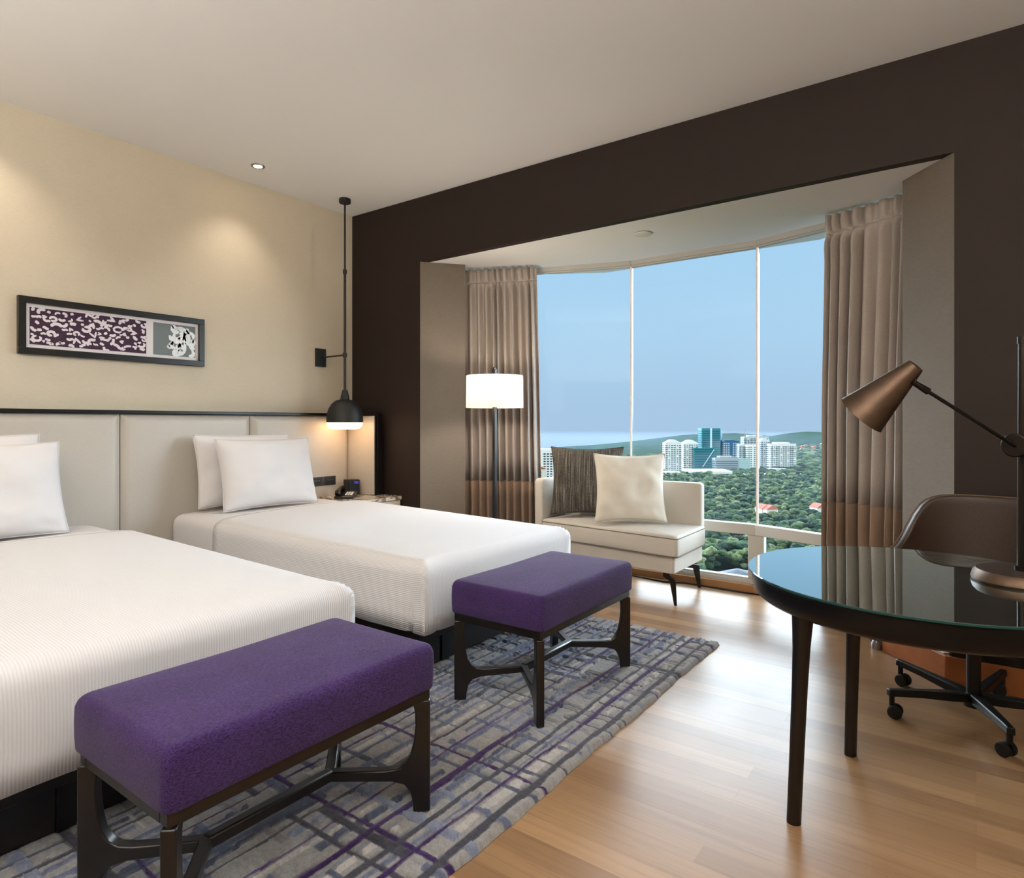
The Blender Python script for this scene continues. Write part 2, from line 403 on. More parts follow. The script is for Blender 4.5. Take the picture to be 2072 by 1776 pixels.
def round_poly(pts, r, n=6):
    """rounded outline of a CCW polygon; n+1 points per corner"""
    out = []; m = len(pts)
    for i in range(m):
        p = Vector(pts[i][:2]); a = (Vector(pts[i - 1][:2]) - p); b = (Vector(pts[(i + 1) % m][:2]) - p)
        la, lb = a.length, b.length; a.normalize(); b.normalize()
        ang = a.angle(b); d = min(r / math.tan(ang / 2), la * .49, lb * .49); rr = d * math.tan(ang / 2)
        c = p + (a + b).normalized() * (rr / math.sin(ang / 2)); s = p + a * d - c; e_ = p + b * d - c
        a0 = math.atan2(s.y, s.x); a1 = math.atan2(e_.y, e_.x)
        while a1 - a0 > PI: a1 -= 2 * PI
        while a1 - a0 < -PI: a1 += 2 * PI
        for k in range(n + 1):
            t = a0 + (a1 - a0) * k / n; out.append(Vector((c.x + rr * math.cos(t), c.y + rr * math.sin(t))))
    return out
def dens(pts, step):
    out = []; m = len(pts)
    for i in range(m):
        a, b = pts[i], pts[(i + 1) % m]; k = max(1, int((b - a).length / step))
        for j in range(k): out.append(a.lerp(b, j / k))
    return out
def soft(pts, z0, z1, rp=.03, rt=.03, rb=0.0, crown=0.0, step=.05, wob=0.0, seed=0, bulge=0.0):
    """soft upholstered block over outline pts: rounded plan, rolled top and bottom edge, crowned top"""
    base = dens(round_poly(pts, rp), step); c = sum(base, Vector((0, 0))) / len(base); mb = MB(); R = []
    rmin = min((p - c).length for p in base)
    def ring(ins, z):
        o = []
        for p in base:
            d = (p - c); L = d.length; q = c + d * max(0, (1 - ins / max(rmin * 1.0, 1e-6))) if ins > rt * 1.5 else None
            if q is None: q = p - d / L * min(ins * 1.15, L)
            z2 = z
            if wob:
                nv = mnoise.noise(Vector((q.x * 5 + seed, q.y * 5, z * 6))); q = q + d / L * nv * wob; z2 = z + mnoise.noise(Vector((q.x * 4, q.y * 4 + seed, 3))) * wob
            o.append((q.x, q.y, z2))
        return o
    K = 5
    if rb:
        for k in range(K): a = PI / 2 * k / K; R.append(ring(rb * (1 - math.sin(a)), z0 + rb * (1 - math.cos(a))))
    else: R.append(ring(0, z0))
    zs = np.linspace(z0 + rb, z1 - rt, max(2, int((z1 - z0) / .06) + 2))
    for i, z in enumerate(zs):
        if i == 0 and not rb: continue
        t = (z - z0) / (z1 - z0); R.append(ring(-bulge * math.sin(PI * t), float(z)))
    for k in range(1, K + 1):
        a = PI / 2 * k / K; R.append(ring(rt * (1 - math.cos(a)), z1 - rt + rt * math.sin(a)))
    for t in (.12, .25, .4, .55, .7, .85, .97):
        ins = rt + (rmin - rt) * t; R.append(ring(max(ins, rt * 1.51), z1 + crown * (1 - (1 - t) ** 2)))
    mb.rings(R); return mb
def rect(x0, y0, x1, y1): return [(x0, y0), (x1, y0), (x1, y1), (x0, y1)]

# ------------------------------------------------------------------ room shell
WX, DY, HC, ZB = 3.73, 4.46, 3.02, 2.50       # window wall x, headboard wall y, ceiling, bay ceiling
BL, BR = 3.63, 0.085                           # bay opening
RX0, RY0 = -1.7, -2.3                          # unseen sides behind the camera
RLe, RRe = (4.02, 3.40), (4.01, .32)           # far ends of the splayed returns
K = [(3.83, 4.10), (4.29, 3.50), (4.70, 2.24), (4.70, 1.265), (4.29, .005), (3.83, -.60)]   # glass line, five facets

def struct(mb, name, mat, parent=None, **kw):
    o = mb.build(name, mat, parent, **kw)
    if not parent: o['kind'] = 'structure'
    return o
fl = MB(); fl.prism([(RX0, RY0), (3.73, RY0), (3.76, -.66), (3.87, -.60), K[4], (4.74, 1.2), (4.74, 2.3), K[1], (3.87, 4.10), (3.76, 4.16), (3.76, DY), (RX0, DY)], -.12, 0)
struct(fl, 'floor', 'floor_wood', smooth=0)
struct(MB().box((RX0 - .2, RY0 - .2, HC), (WX + .06, DY + .2, HC + .2)), 'ceiling', 'ceiling_paint', smooth=0)
struct(MB().box((RX0 - .2, DY, -.12), (WX + .3, DY + .2, HC)), 'wall_headboard', 'wallpaper', smooth=0)
struct(MB().box((RX0 - .2, RY0 - .2, -.12), (RX0, DY, HC)), 'wall_left', 'wallpaper', smooth=0)
struct(MB().box((RX0, RY0 - .2, -.12), (WX + .3, RY0, HC)), 'wall_back', 'wallpaper', smooth=0)
ww = MB().box((WX, BL, 0), (WX + .06, DY, HC)).box((WX, RY0, 0), (WX + .06, BR, HC)).box((WX, BR, ZB), (WX + .06, BL, HC))
struct(ww, 'wall_window', 'wall_dark', smooth=0)
def ret(a, b, th, name):
    a = Vector(a); b = Vector(b); d = (b - a).normalized(); n = Vector((d.y, -d.x))
    if n.x < 0: n = -n
    q = [a, b, b + n * th, a + n * th]
    ar = sum(q[i].x * q[(i + 1) % 4].y - q[(i + 1) % 4].x * q[i].y for i in range(4))
    if ar < 0: q.reverse()
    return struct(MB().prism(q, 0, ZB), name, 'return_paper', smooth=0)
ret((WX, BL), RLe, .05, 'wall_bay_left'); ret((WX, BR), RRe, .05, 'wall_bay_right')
bc = MB().prism([(WX + .06, BR - .8), (3.95, -.75), (4.95, .9), (4.95, 2.6), (4.0, 4.25), (WX + .06, 4.25)], ZB, ZB + .3)
struct(bc, 'ceiling_bay', 'ceiling_paint', smooth=0)
ow_ = MB().box((WX + .061, 4.12, -.12), (WX + .3, DY, HC)).box((WX + .061, RY0, -.12), (WX + .3, -.62, HC)).box((WX + .061, -.62, ZB + .31), (WX + .3, 4.12, HC + .2))
struct(ow_, 'wall_outer', 'outer_wall', smooth=0)

# glazed bay: five facets
def facet(i, a, b, posts):
    a = Vector((*a, 0)); b = Vector((*b, 0)); d = (b - a).normalized(); n = Vector((-d.y, d.x, 0))
    if n.x < 0: n = -n
    w = tag(bpy.data.objects.new('window_%d' % i, None), kind='structure'); COL.objects.link(w)
    def bar(mb, s0, s1, o0, o1, z0, z1):
        L = (b - a).length; p = [a + d * s0 + n * o0, a + d * s1 + n * o0, a + d * s1 + n * o1, a + d * s0 + n * o1]
        ar = sum(p[k].x * p[(k + 1) % 4].y - p[(k + 1) % 4].x * p[k].y for k in range(4))
        if ar < 0: p.reverse()
        mb.prism([(q.x, q.y) for q in p], z0, z1); return mb
    L = (b - a).length
    bar(MB(), 0.006, L - .006, .02, .03, .05, ZB - .03).build('pane', 'window_glass', w, smooth=0)
    bar(bar(MB(), 0, L, 0, .05, ZB - .036, ZB), 0, L, .012, .04, ZB - .05, ZB - .036).build('top_frame', 'window_frame', w, bevel=.002)
    bar(MB(), 0, L, -.02, .045, .398, .474).build('rail', 'window_frame', w, bevel=.004)
    bar(bar(MB(), 0, L, -.015, .05, .05, .075), 0, L, .0, .05, .075, .09).build('bottom_frame', 'window_frame', w, bevel=.002)
    for s in posts:
        s = s * L
        bar(MB(), s - .006, s + .006, .008, .034, .474, ZB - .05).build('joint', 'window_joint', w, smooth=0)
        bar(MB(), s - .055, s + .055, -.018, .05, .09, .398).build('post', 'window_frame', w, bevel=.004)
    bar(MB(), -.01, L + .01, -.06, -.0155, 0, .05).build('sill_board', 'sill_wood', w, bevel=.003)
facet(1, K[1], K[2], [1]); facet(2, K[2], K[3], [1]); facet(3, K[3], K[4], [1]); facet(4, K[0], K[1], []); facet(5, K[4], K[5], [])

for i_, (a_, b_) in enumerate(((K[1], K[2]), (K[2], K[3]), (K[3], K[4]))):
    m_ = (Vector((*a_, 0)) + Vector((*b_, 0))) / 2; dd_ = (Vector((*b_, 0)) - Vector((*a_, 0))).normalized(); nn_ = Vector((dd_.y, -dd_.x, 0))
    if nn_.x > 0: nn_ = -nn_
    po = light('window_portal', 'AREA', (m_.x - nn_.x * .06, m_.y - nn_.y * .06, 1.27), 1, shape='RECTANGLE', size=(Vector(b_) - Vector(a_)).length, size_y=2.4)
    po.data.cycles.is_portal = True; po.rotation_euler = nn_.to_track_quat('-Z', 'Z').to_euler()
# plinth of warm wood round the right return, and its end stop
pl = MB(); P0 = Vector((3.79, .345)); P1 = Vector((3.545, .085)); P2 = Vector((3.545, RY0))
pl.prism([(3.545, RY0), (3.729, RY0), (3.729, .08), (3.93, .24), (3.86, .40), (3.545, .115)], 0, .128)
struct(pl, 'baseboard_window', 'skirting_wood', bevel=.004)
struct(MB().prism([(3.64, .03), (3.729, .03), (3.729, .082), (3.92, .245), (3.862, .385), (3.57, .122)], .1285, .134), 'trim_1', 'white_plastic', smooth=0)
struct(MB().prism([(3.552, RY0), (3.729, RY0), (3.729, .029), (3.645, .029), (3.56, .10), (3.552, .09)], .1285, .16), 'trim_2', 'black_lacquer', smooth=0)
st = MB().lathe([(.001, 0), (.028, 0), (.03, .02), (.022, .045), (.001, .05)], (3.885, .425, 0), 20)
tag(st.build('door_stop', 'silver'), 'small round metal floor stop at the end of the wooden plinth', 'floor stop')

# ------------------------------------------------------------------ headboard
HF = 4.34; WXF = 3.605
hb = thing('headboard', 'long beige padded wall headboard with dark top strip behind both beds', 'headboard', (1.8, 4.4, 0)); hb['abs'] = 1
seams = [-.87, .02, .91, 1.80, 2.69, WXF]
for i in range(5):
    x0, x1 = seams[i] + .003, seams[i + 1] - .003
    mb = MB(); g = .028; nx, nz = 10, 10
    def prof(t, L):   # distance from edge -> puff
        d = min(t, L - t); return math.sin(min(1, d / .05) * PI / 2)
    xs = sorted(set([0, .005, .012, .02, .03, .04, .05] + [(x1 - x0) * k / 8 for k in range(1, 8)] + [(x1 - x0) - v for v in (0, .005, .012, .02, .03, .04, .05)]))
    zs = sorted(set([0, .005, .012, .02, .03, .04, .05] + [1.0 * k / 6 for k in range(1, 6)] + [1.195 - v for v in (0, .005, .012, .02, .03, .04, .05)]))
    vs = []; fs = []
    for z in zs:
        for x in xs: vs.append((x0 + x, HF + g - g * min(prof(x, x1 - x0), prof(z, 1.195)), .06 + z))
    m = len(xs)
    for a in range(len(zs) - 1):
        for b_ in range(m - 1): fs.append((a * m + b_, a * m + b_ + 1, (a + 1) * m + b_ + 1, (a + 1) * m + b_))
    mb.add(vs, fs); mb.box((x0, HF + g, .06), (x1, HF + .08, 1.255)); mb.build('panel', 'headboard_leather', hb, smooth=50)
MB().box((-.87, HF + .081, 0), (WXF + .09, 4.459, 1.256)).build('backing', 'black_lacquer', hb)
MB().box((-.87, HF - .004, 1.257), (WXF + .001, 4.459, 1.279)).build('top_strip', 'black_lacquer', hb, bevel=.002)
wg = MB().box((WXF, 4.035, .598), (WXF + .03, HF + .079, 1.256)); wg.build('side_panel', 'headboard_leather', hb, bevel=.006)
MB().box((WXF + .031, 4.028, .598), (WXF + .085, HF + .08, 1.279)).box((WXF + .002, 4.028, 1.257), (WXF + .031, HF + .08, 1.279)).box((WXF + .002, 4.0275, .598), (WXF + .031, 4.034, 1.257)).build('side_edge', 'black_lacquer', hb, bevel=.002)
# outlets set in the headboard
def outlet(x0, x1, label, seed):
    t = thing('wall_outlet', label, 'wall outlet', ((x0 + x1) / 2, HF, .72), group='outlets in the headboard'); w = (x1 - x0) / 2
    MB().box((-w, -.008, -.037), (w, 0, .037)).build('cover_plate', 'grey_metal', t, bevel=.003)
    f = MB().box((-w * .6, -.0105, -.022), (w * .6, -.0081, .022)).build('insert', 'matte_black', t, bevel=.001)
    s = MB(); rnd = random.Random(seed)
    for k in range(4): s.box((-w * .5 + k * .016, -.0125, .006 - .003 * (k % 2)), (-w * .5 + k * .016 + .007, -.0106, .011))
    s.build('buttons', 'silver', f)
outlet(3.200, 3.322, 'dark metal outlet plate in the headboard nearer the white pillows', 1)
outlet(3.329, 3.450, 'dark metal outlet plate in the headboard beside the black clock', 2)

# ------------------------------------------------------------------ beds
def pillow(name, label, w, h, th, mat, loc, rot, group=None, cat='pillow', pinch=.05, seed=0, crease=.0):
    N = 30; mb = MB(); vs = []; fs = []
    def pt(u, v, side):
        a, b_ = abs(u), abs(v)
        fx = 1 - pinch * (1 - b_ ** 2) * a ** 2; fz = 1 - pinch * (1 - a ** 2) * b_ ** 2
        x = u * w / 2 * (fx - .0); z = v * h / 2 * fz
        e = max(0, (1 - a ** 2.6)) ** .55 * max(0, (1 - b_ ** 2.6)) ** .55
        nv = mnoise.noise(Vector((u * 1.7 + seed, v * 1.7, side * 3))) * .25 + mnoise.noise(Vector((u * 4 + seed, v * 4, side * 5))) * .07
        # short creases running in from the seams
        ed = max(a, b_); cr = crease * math.sin((u * 11 if b_ > a else v * 11) + seed) * max(0, ed - .55) * (1 - ed) * 4
        y = side * th / 2 * e * (1 + nv) + cr * .02 * side
        return (x, y, z)
    for side in (-1, 1):
        for j in range(N + 1):
            for i in range(N + 1):
                u = math.sin((i / N - .5) * PI) * .35 + (i / N - .5) * 2 * .65; v = math.sin((j / N - .5) * PI) * .35 + (j / N - .5) * 2 * .65
                vs.append(pt(u, v, side))
    M_ = N + 1
    for s_, off in ((0, 0), (1, M_ * M_)):
        for j in range(N):
            for i in range(N):
                q = (off + j * M_ + i, off + j * M_ + i + 1, off + (j + 1) * M_ + i + 1, off + (j + 1) * M_ + i)
                fs.append(q if s_ == 0 else q[::-1])
    mb.add(vs, fs); o = mb.build(name, mat, smooth=180)
    me = o.data
    import bmesh
    bm = bmesh.new(); bm.from_mesh(me); bmesh.ops.remove_doubles(bm, verts=bm.verts, dist=.0004); bm.to_mesh(me); bm.free()
    for p in me.polygons: p.use_smooth = True
    o.location = loc; o.rotation_euler = rot
    tag(o, label, cat, group)
    loop = [(u, -1) for u in np.linspace(-1, 1, 24)] + [(1, v) for v in np.linspace(-1, 1, 18)][1:] + [(u, 1) for u in np.linspace(1, -1, 24)][1:] + [(-1, v) for v in np.linspace(1, -1, 18)][1:-1]
    MB().tube([pt(u, v, 0) for u, v in loop], .0028, 6, closed=True).build('seam', mat, o)
    return o

def bed(name_suffix, x0, x1, label, dlabel, seed):
    y0, y1 = 1.97, 4.325; HT = .575
    b = thing('bed', label, 'bed', ((x0 + x1) / 2, 3.2, 0)); b['abs'] = 1
    pf = MB().box((x0 + .15, 2.135, .027), (x1 - .13, 4.32, .165)).box((x0 + .10, 2.10, .166), (x1 - .08, 4.32, .245)); pf.build('platform', 'black_wood', b, bevel=.004)
    MB().box((x0 + .29, 2.127, .027), (x0 + .34, 2.134, .16)).build('foot_panel', 'black_lacquer', b)
    rise = lambda y: .030 * min(1, max(0, (y - 2.15) / 1.5))
    mt = soft(rect(x0 + .025, y0 + .05, x1 - .025, y1), .247, HT - .006, .09, .075, .03, crown=.012, step=.06)
    mt.v = [(x, y, z + rise(y) * min(1, max(0, (z - .3) / .2))) for x, y, z in mt.v]
    mt.build('mattress', 'sheet_linen', b, smooth=60)
    # duvet: drops down the sides and foot, open towards the pillows
    mb = MB(); fy = 3.70; rt = .06; rpn = .03
    # profile across: left hem -> top -> right hem ; along: from foot hem to the fold
    us = [];  # (offset outward from inner rect, z) as function
    hem = .262
    def edge(s):     # s: distance down from the flat top, returns (outward, z)
        if s < rt * PI / 2: a = s / rt; return rt * math.sin(a), HT - rt * (1 - math.cos(a))
        return rt + .004 * math.sin((s - rt) * 8), HT - rt - (s - rt * PI / 2)
    S = [0, .015, .03, .045, .06, .08, .0943, .13, .19, .23, .27, HT - hem - rt + rt * PI / 2]
    ix0, ix1, iy0 = x0 + rt, x1 - rt, y0 + rt
    prof = [('L', s) for s in reversed(S[1:])] + [('T', t) for t in np.linspace(0, 1, 22)] + [('R', s) for s in S[1:]]
    rows = [('F', s) for s in reversed(S[1:])] + [('T', t) for t in np.linspace(0, 1, 34)]
    vs = []
    for rk, rv in rows:
        for pk, pv in prof:
            sx_, sy_ = 0, 0
            if pk == 'T': x = ix0 + (ix1 - ix0) * pv
            elif pk == 'L': sx_ = pv; x = ix0
            else: sx_ = pv; x = ix1
            if rk == 'T': y = iy0 + (fy - iy0) * rv
            else: sy_ = rv; y = iy0
            sg = -1 if pk == 'L' else 1
            if sx_ and sy_:          # mitred corner with a crisp vertical seam
                s = max(sx_, sy_); ox, z = edge(s); dx = ox * min(1, sx_ / s) if sx_ < sy_ else ox; dy = ox if sy_ >= sx_ else ox * (sy_ / s)
                x += sg * dx; y -= dy; k = min(sx_, sy_) / s
                bw = math.sin(PI * s / .26) if s < .26 else 0; z += .012 * k * bw; x += sg * .007 * k * bw; y -= .007 * k * bw
            elif sx_: ox, z = edge(sx_); x += sg * ox
            elif sy_: oy, z = edge(sy_); y -= oy
            else: z = HT
            if not sx_ and not sy_:
                a = (x - ix0) / (ix1 - ix0); c_ = (y - iy0) / (4.3 - iy0)
                z += .022 * math.sin(PI * min(1, max(0, a))) ** .6 * min(1, (y - iy0) / .25 + .0) + .004 * mnoise.noise(Vector((x * 3, y * 2, seed)))
            z += rise(y) * (1 if max(sx_, sy_) < .2 else max(0, (.4 - max(sx_, sy_)) / .2))
            q = mnoise.noise(Vector((x * 2.2, y * 2.2 + seed, z * 3)))
            if (sx_ > .1) != (sy_ > .1) or (sx_ > .1 and not sy_) :
                x += sg * .008 * q * (1 if sx_ else 0); y -= .008 * q * (1 if sy_ else 0)
                if pk == 'L' and rk == 'T' : x -= .007 * mnoise.noise(Vector((y * 7, z * 2, seed))) * min(1, (y - iy0) / .4)
            hemz = .012 * mnoise.noise(Vector((x * 2.5 + y * 2.5, seed, 9)))
            if max(sx_, sy_) > .3: z += hemz
            vs.append((x, y, z))
    m = len(prof); fs = []
    for a in range(len(rows) - 1):
        for c_ in range(m - 1): fs.append((a * m + c_, a * m + c_ + 1, (a + 1) * m + c_ + 1, (a + 1) * m + c_))
    mb.add(vs, fs); d = mb.build('duvet', 'duvet_cord', smooth=50)
    so = d.modifiers.new('solid', 'SOLIDIFY'); so.thickness = .012; so.offset = 1.0
    tag(d, dlabel, 'duvet')
    # rolled edge of the duvet at the pillow end
    top = [vs[(len(rows) - 1) * m + k] for k in range(m)]
    MB().tube([(p[0], p[1], p[2] + .006) for p in top], .009, 6).build('folded_edge', 'sheet_linen', d)
    # corner piping down the two foot corners
    for sg, xx in ((-1, x0), (1, x1)):
        MB().tube([(xx + sg * .0105, y0 - .0105, HT - .17), (xx + sg * .0105, y0 - .0105, hem + .02)], .0024, 6).build('corner_seam', 'sheet_linen', d)
    return b
bed('', 2.05, 3.26, 'twin bed with white bedding nearer the window', 'white ribbed duvet on the bed nearer the window', 3)
bed('', .42, 1.63, 'twin bed with white bedding cut by the left picture edge', 'white ribbed duvet on the bed at the left picture edge', 8)
LEAN = math.radians(-14)
pillow('pillow', 'white pillow leaning at the front on the bed nearer the window', .72, .49, .20, 'pillow_linen', (2.625, 4.025, .852), (LEAN, 0, math.radians(-2)), 'white bed pillows', seed=1, crease=1)
pillow('pillow', 'white pillow tucked behind another against the headboard, bed nearer the window', .74, .50, .125, 'pillow_linen', (2.570, 4.212, .872), (math.radians(-9), 0, math.radians(0)), 'white bed pillows', seed=5, crease=1)
pillow('pillow', 'white pillow leaning at the front on the left bed', .76, .50, .20, 'pillow_linen', (1.00, 4.01, .852), (LEAN, 0, math.radians(3)), 'white bed pillows', seed=9, crease=1)
pillow('pillow', 'white pillow tucked behind another against the headboard, left bed', .74, .52, .125, 'pillow_linen', (.965, 4.21, .880), (math.radians(-8), 0, 0), 'white bed pillows', seed=12, crease=1)

# ------------------------------------------------------------------ benches
def bench(loc, label):
    t = thing('bench', label, 'bench', loc, group='purple benches at the bed ends')
    Lx, Ly, zt, zc = .39, .22, .505, .368
    soft(rect(-Lx - .012, -Ly - .012, Lx + .012, Ly + .012), zc, zt, .022, .026, .008, crown=.006, step=.05, bulge=.003).build('cushion', 'purple_wool', t, smooth=60)
    r = MB().box((-Lx, -Ly, zc - .033), (Lx, -Ly + .035, zc - .0005)).box((-Lx, Ly - .035, zc - .033), (Lx, Ly, zc - .0005)).box((-Lx, -Ly + .035, zc - .033), (-Lx + .035, Ly - .035, zc - .0005)).box((Lx - .035, -Ly + .035, zc - .033), (Lx, Ly - .035, zc - .0005))
    r.build('frame', 'black_wood', t, bevel=.003)
    jx = .19
    for sx_ in (-1, 1):
        for sy_ in (-1, 1):
            p = Vector((sx_ * Lx, sy_ * Ly, 0)); q = Vector((sx_ * jx, 0, 0)); d = (q - p); L = d.length; d.normalize(); n = Vector((-d.y, d.x, 0)) * .016
            pr = [(0.0, 0), (.050, 0), (.053, .035), (.060, .062), (.078, .084), (.115, .095), (L + .012, .106), (L + .012, .134), (.13, .129), (.095, .133), (.074, .146), (.058, .172), (.049, .21), (.044, .26), (.045, .30), (.050, .322), (.064, .335), (0, .335)]
            pts = [p + d * s + Vector((0, 0, z)) - n for s, z in pr]
            MB().slab(pts, n * 2).build('leg', 'black_wood', t, bevel=.004)
    MB().box((-jx - .002, -.016, .104), (jx + .002, .016, .137)).build('stretcher', 'black_wood', t, bevel=.006)
    return t
b1 = bench((1.035, 1.565, .026), 'purple upholstered bench at the foot of the left bed, nearest the camera')
b2 = copy_tree(b1); b2.location = (2.44, 1.575, .026); b2['label'] = 'purple upholstered bench at the foot of the bed nearer the window'

# ------------------------------------------------------------------ rug
def rug():
    X0, X1, Y0, Y1 = .05, 3.445, 1.122, 3.0; st_ = .0065
    nx = int((X1 - X0) / st_) + 1; ny = int((Y1 - Y0) / st_) + 1
    x = np.linspace(X0, X1, nx); y = np.linspace(Y0, Y1, ny); XX, YY = np.meshgrid(x, y)
    rng = np.random.RandomState(7)
    def wob(u, k, a=.006):
        r = np.random.RandomState(k); o = np.zeros_like(u)
        for f_ in (2.1, 4.7, 11.3, 23): o += a / f_ ** .45 * np.sin(u * f_ + r.rand() * 9) * 1.2
        return o
    base = np.array(lin('#92908f')[:3]); C = np.ones((ny, nx, 3)) * base; Hh = np.full((ny, nx), .021)
    # patches of slightly different ground
    pal = dict(purple='#33184f', purple2='#46306a', dark='#3c3b46', blue='#62687f', blue2='#7b8296', slate='#4d5366', pale='#b0aba8', grey='#7e7c80')
    L = []
    # long lines (run along x): y, width, colour, height
    for yy, w, c, h in ((1.421, .026, 'purple', .017), (1.256, .020, 'purple', .017), (1.312, .022, 'dark', .015), (1.172, .026, 'dark', .015), (1.545, .016, 'purple2', .017),
                        (1.63, .018, 'dark', .015), (1.70, .028, 'blue', .023), (1.79, .02, 'slate', .015), (1.86, .016, 'purple', .017), (1.93, .03, 'blue', .023), (2.02, .02, 'dark', .015), (2.09, .02, 'slate', .015)):
        L.append(('x', yy, w, c, h, X0 - 1, X1 + 1))
    for yy, w in ((1.215, .030), (1.285, .018), (1.365, .026), (1.395, .016), (1.475, .030), (1.515, .018), (1.585, .022), (1.665, .020), (1.75, .022), (1.82, .022), (1.90, .02), (1.98, .022), (2.06, .02)):
        x0 = X0 + rng.rand() * .25
        while x0 < X1:
            ln = .25 + rng.rand() * .55; L.append(('x', yy + rng.randn() * .004, w, rng.choice(['blue', 'blue2', 'slate', 'pale']), .024 if rng.rand() < .6 else .018, x0, x0 + ln)); x0 += ln + rng.rand() * .45
    for xx, w, c, h in ((1.268, .024, 'purple', .017), (1.735, .024, 'purple', .017), (3.262, .012, 'purple', .017), (2.27, .016, 'dark', .015), (2.86, .018, 'dark', .015), (.80, .022, 'purple', .017), (2.62, .014, 'purple2', .017), (.42, .02, 'dark', .015)):
        L.append(('y', xx, w, c, h, Y0 - 1, Y1 + 1))
    xx = X0 + .05
    while xx < X1 - .02:
        w = .012 + rng.rand() * .028; y0 = Y0 - .1 + rng.rand() * .15
        while y0 < Y1:
            ln = .12 + rng.rand() * .45; c = rng.choice(['blue', 'blue2', 'slate', 'blue', 'dark', 'pale', 'grey']); L.append(('y', xx, w, c, .025 if c.startswith('blue') else .017, y0, y0 + ln)); y0 += ln + rng.rand() * .22
        xx += w + .035 + rng.rand() * .075
    for k, (ax, p, w, c, h, a, b_) in enumerate(sorted(L, key=lambda q: (q[3] in ('purple', 'dark'), q[5] < -0.5))):
        U, V = (XX, YY) if ax == 'x' else (YY, XX)
        cen = p + wob(U, k); wid = w / 2 * (1 + .35 * wob(U, k + 99, .6)); dd = np.abs(V - cen)
        m = (dd < wid) & (U > a) & (U < b_)
        al = np.clip((wid - dd) / .003, 0, 1) * m
        C[:] = C * (1 - al[..., None]) + np.array(lin(pal[c])[:3]) * al[..., None]
        Hh[:] = np.where(al > .3, h, Hh)
        # shadow-free carved groove: lower pile right at the border
        g = (np.abs(dd - wid) < .004) & (U > a) & (U < b_); Hh[g] = np.minimum(Hh[g], .0145)
    nn = rng.randn(ny, nx); nn = (nn + np.roll(nn, 1, 0) + np.roll(nn, 1, 1) + np.roll(nn, -1, 0)) / 4
    Hh += nn * .0011; C *= (1 + nn[..., None] * .16)
    # slightly uneven outline, pile rolls down at the border
    ed = np.minimum(np.minimum(XX - X0, X1 - XX), np.minimum(YY - Y0, Y1 - YY)); Hh *= np.clip(ed / .012, 0, 1) ** .5 * .9 + .1; Hh[ed < 1e-6] = .0005
    XX = XX + .004 * np.sin(YY * 9) * (XX > X1 - .02); YY2 = YY + (.004 * np.sin(XX * 7) + .002 * np.sin(XX * 31)) * (YY < Y0 + .02)
    co = np.stack([XX, YY2, Hh + .001], -1).reshape(-1, 3)
    idx = np.arange(ny * nx).reshape(ny, nx); fa = np.stack([idx[:-1, :-1], idx[:-1, 1:], idx[1:, 1:], idx[1:, :-1]], -1).reshape(-1, 4)
    me = bpy.data.meshes.new('area_rug'); me.vertices.add(len(co)); me.vertices.foreach_set('co', co.ravel())
    me.loops.add(fa.size); me.loops.foreach_set('vertex_index', fa.ravel().astype(np.int32)); me.polygons.add(len(fa)); me.polygons.foreach_set('loop_start', np.arange(0, fa.size, 4, dtype=np.int32))
    me.update(calc_edges=True); ca = me.color_attributes.new('Col', 'FLOAT_COLOR', 'POINT')
    ca.data.foreach_set('color', np.concatenate([np.clip(C, 0, 1).reshape(-1, 3), np.ones((len(co), 1))], 1).astype(np.float32).ravel())
    me.materials.append(MATS['rug_wool']); me.shade_smooth(); o = bpy.data.objects.new('area_rug', me); COL.objects.link(o)
    tag(o, 'grey and purple plaid carved-pile area rug under both benches and beds', 'rug')
rug()

# ------------------------------------------------------------------ nightstand and what stands on it
ns = thing('nightstand', 'beige nightstand with brown marble top between bed and dark wall', 'nightstand', (3.5, 4.08, 0)); ns['abs'] = 1
MB().box((3.30, 3.84, .05), (3.715, 4.335, .565)).build('body', 'drawer_beige', ns, bevel=.003)
MB().box((3.32, 3.86, 0), (3.70, 4.33, .049)).build('plinth', 'black_wood', ns)
MB().box((3.295, 3.83, .567), (3.72, 4.338, .597)).build('marble_top', 'marble', ns, bevel=.002)
dr = MB().box((3.315, 3.828, .33), (3.69, 3.8395, .548)).build('drawer', 'drawer_beige', ns, bevel=.002)
MB().box((3.47, 3.815, .43), (3.53, 3.827, .44)).build('handle', 'grey_metal', dr)
MB().box((3.315, 3.828, .07), (3.69, 3.8395, .315)).build('drawer', 'drawer_beige', ns, bevel=.002)
ck = thing('alarm_clock', 'black cube alarm clock with blue digits in the corner of the nightstand', 'clock', (3.535, 4.235, .5975), math.radians(-12))
MB().box((-.05, -.05, 0), (.05, .05, .128)).build('case', 'black_plastic', ck, bevel=.006)
SEG = {'7': 'abc', '5': 'afgcd', '0': 'abcdef'}
def digit(mb, ch, x, z, w, h, y):
    s = {'a': ((0, h), (w, h)), 'b': ((w, h), (w, h / 2)), 'c': ((w, h / 2), (w, 0)), 'd': ((0, 0), (w, 0)), 'e': ((0, 0), (0, h / 2)), 'f': ((0, h / 2), (0, h)), 'g': ((0, h / 2), (w, h / 2))}
    for k in SEG[ch]:
        (a, b_), (c, d) = s[k]; th = .0014
        mb.box((x + min(a, c) - th, y - .0008, z + min(b_, d) - th), (x + max(a, c) + th, y, z + max(b_, d) + th))
dg = MB(); digit(dg, '7', -.005, .095, .009, .018, -.0503); digit(dg, '5', .012, .095, .009, .018, -.0503); digit(dg, '0', .027, .095, .009, .018, -.0503)
dg.box((.0065, -.0511, .099), (.009, -.0503, .1015)).box((.0065, -.0511, .107), (.009, -.0503, .1095)); dg.build('digits', 'clock_digits', ck)
ph = thing('telephone', 'black desk telephone beside the pillows on the nightstand', 'telephone', (3.365, 4.10, .5975), math.radians(-50))
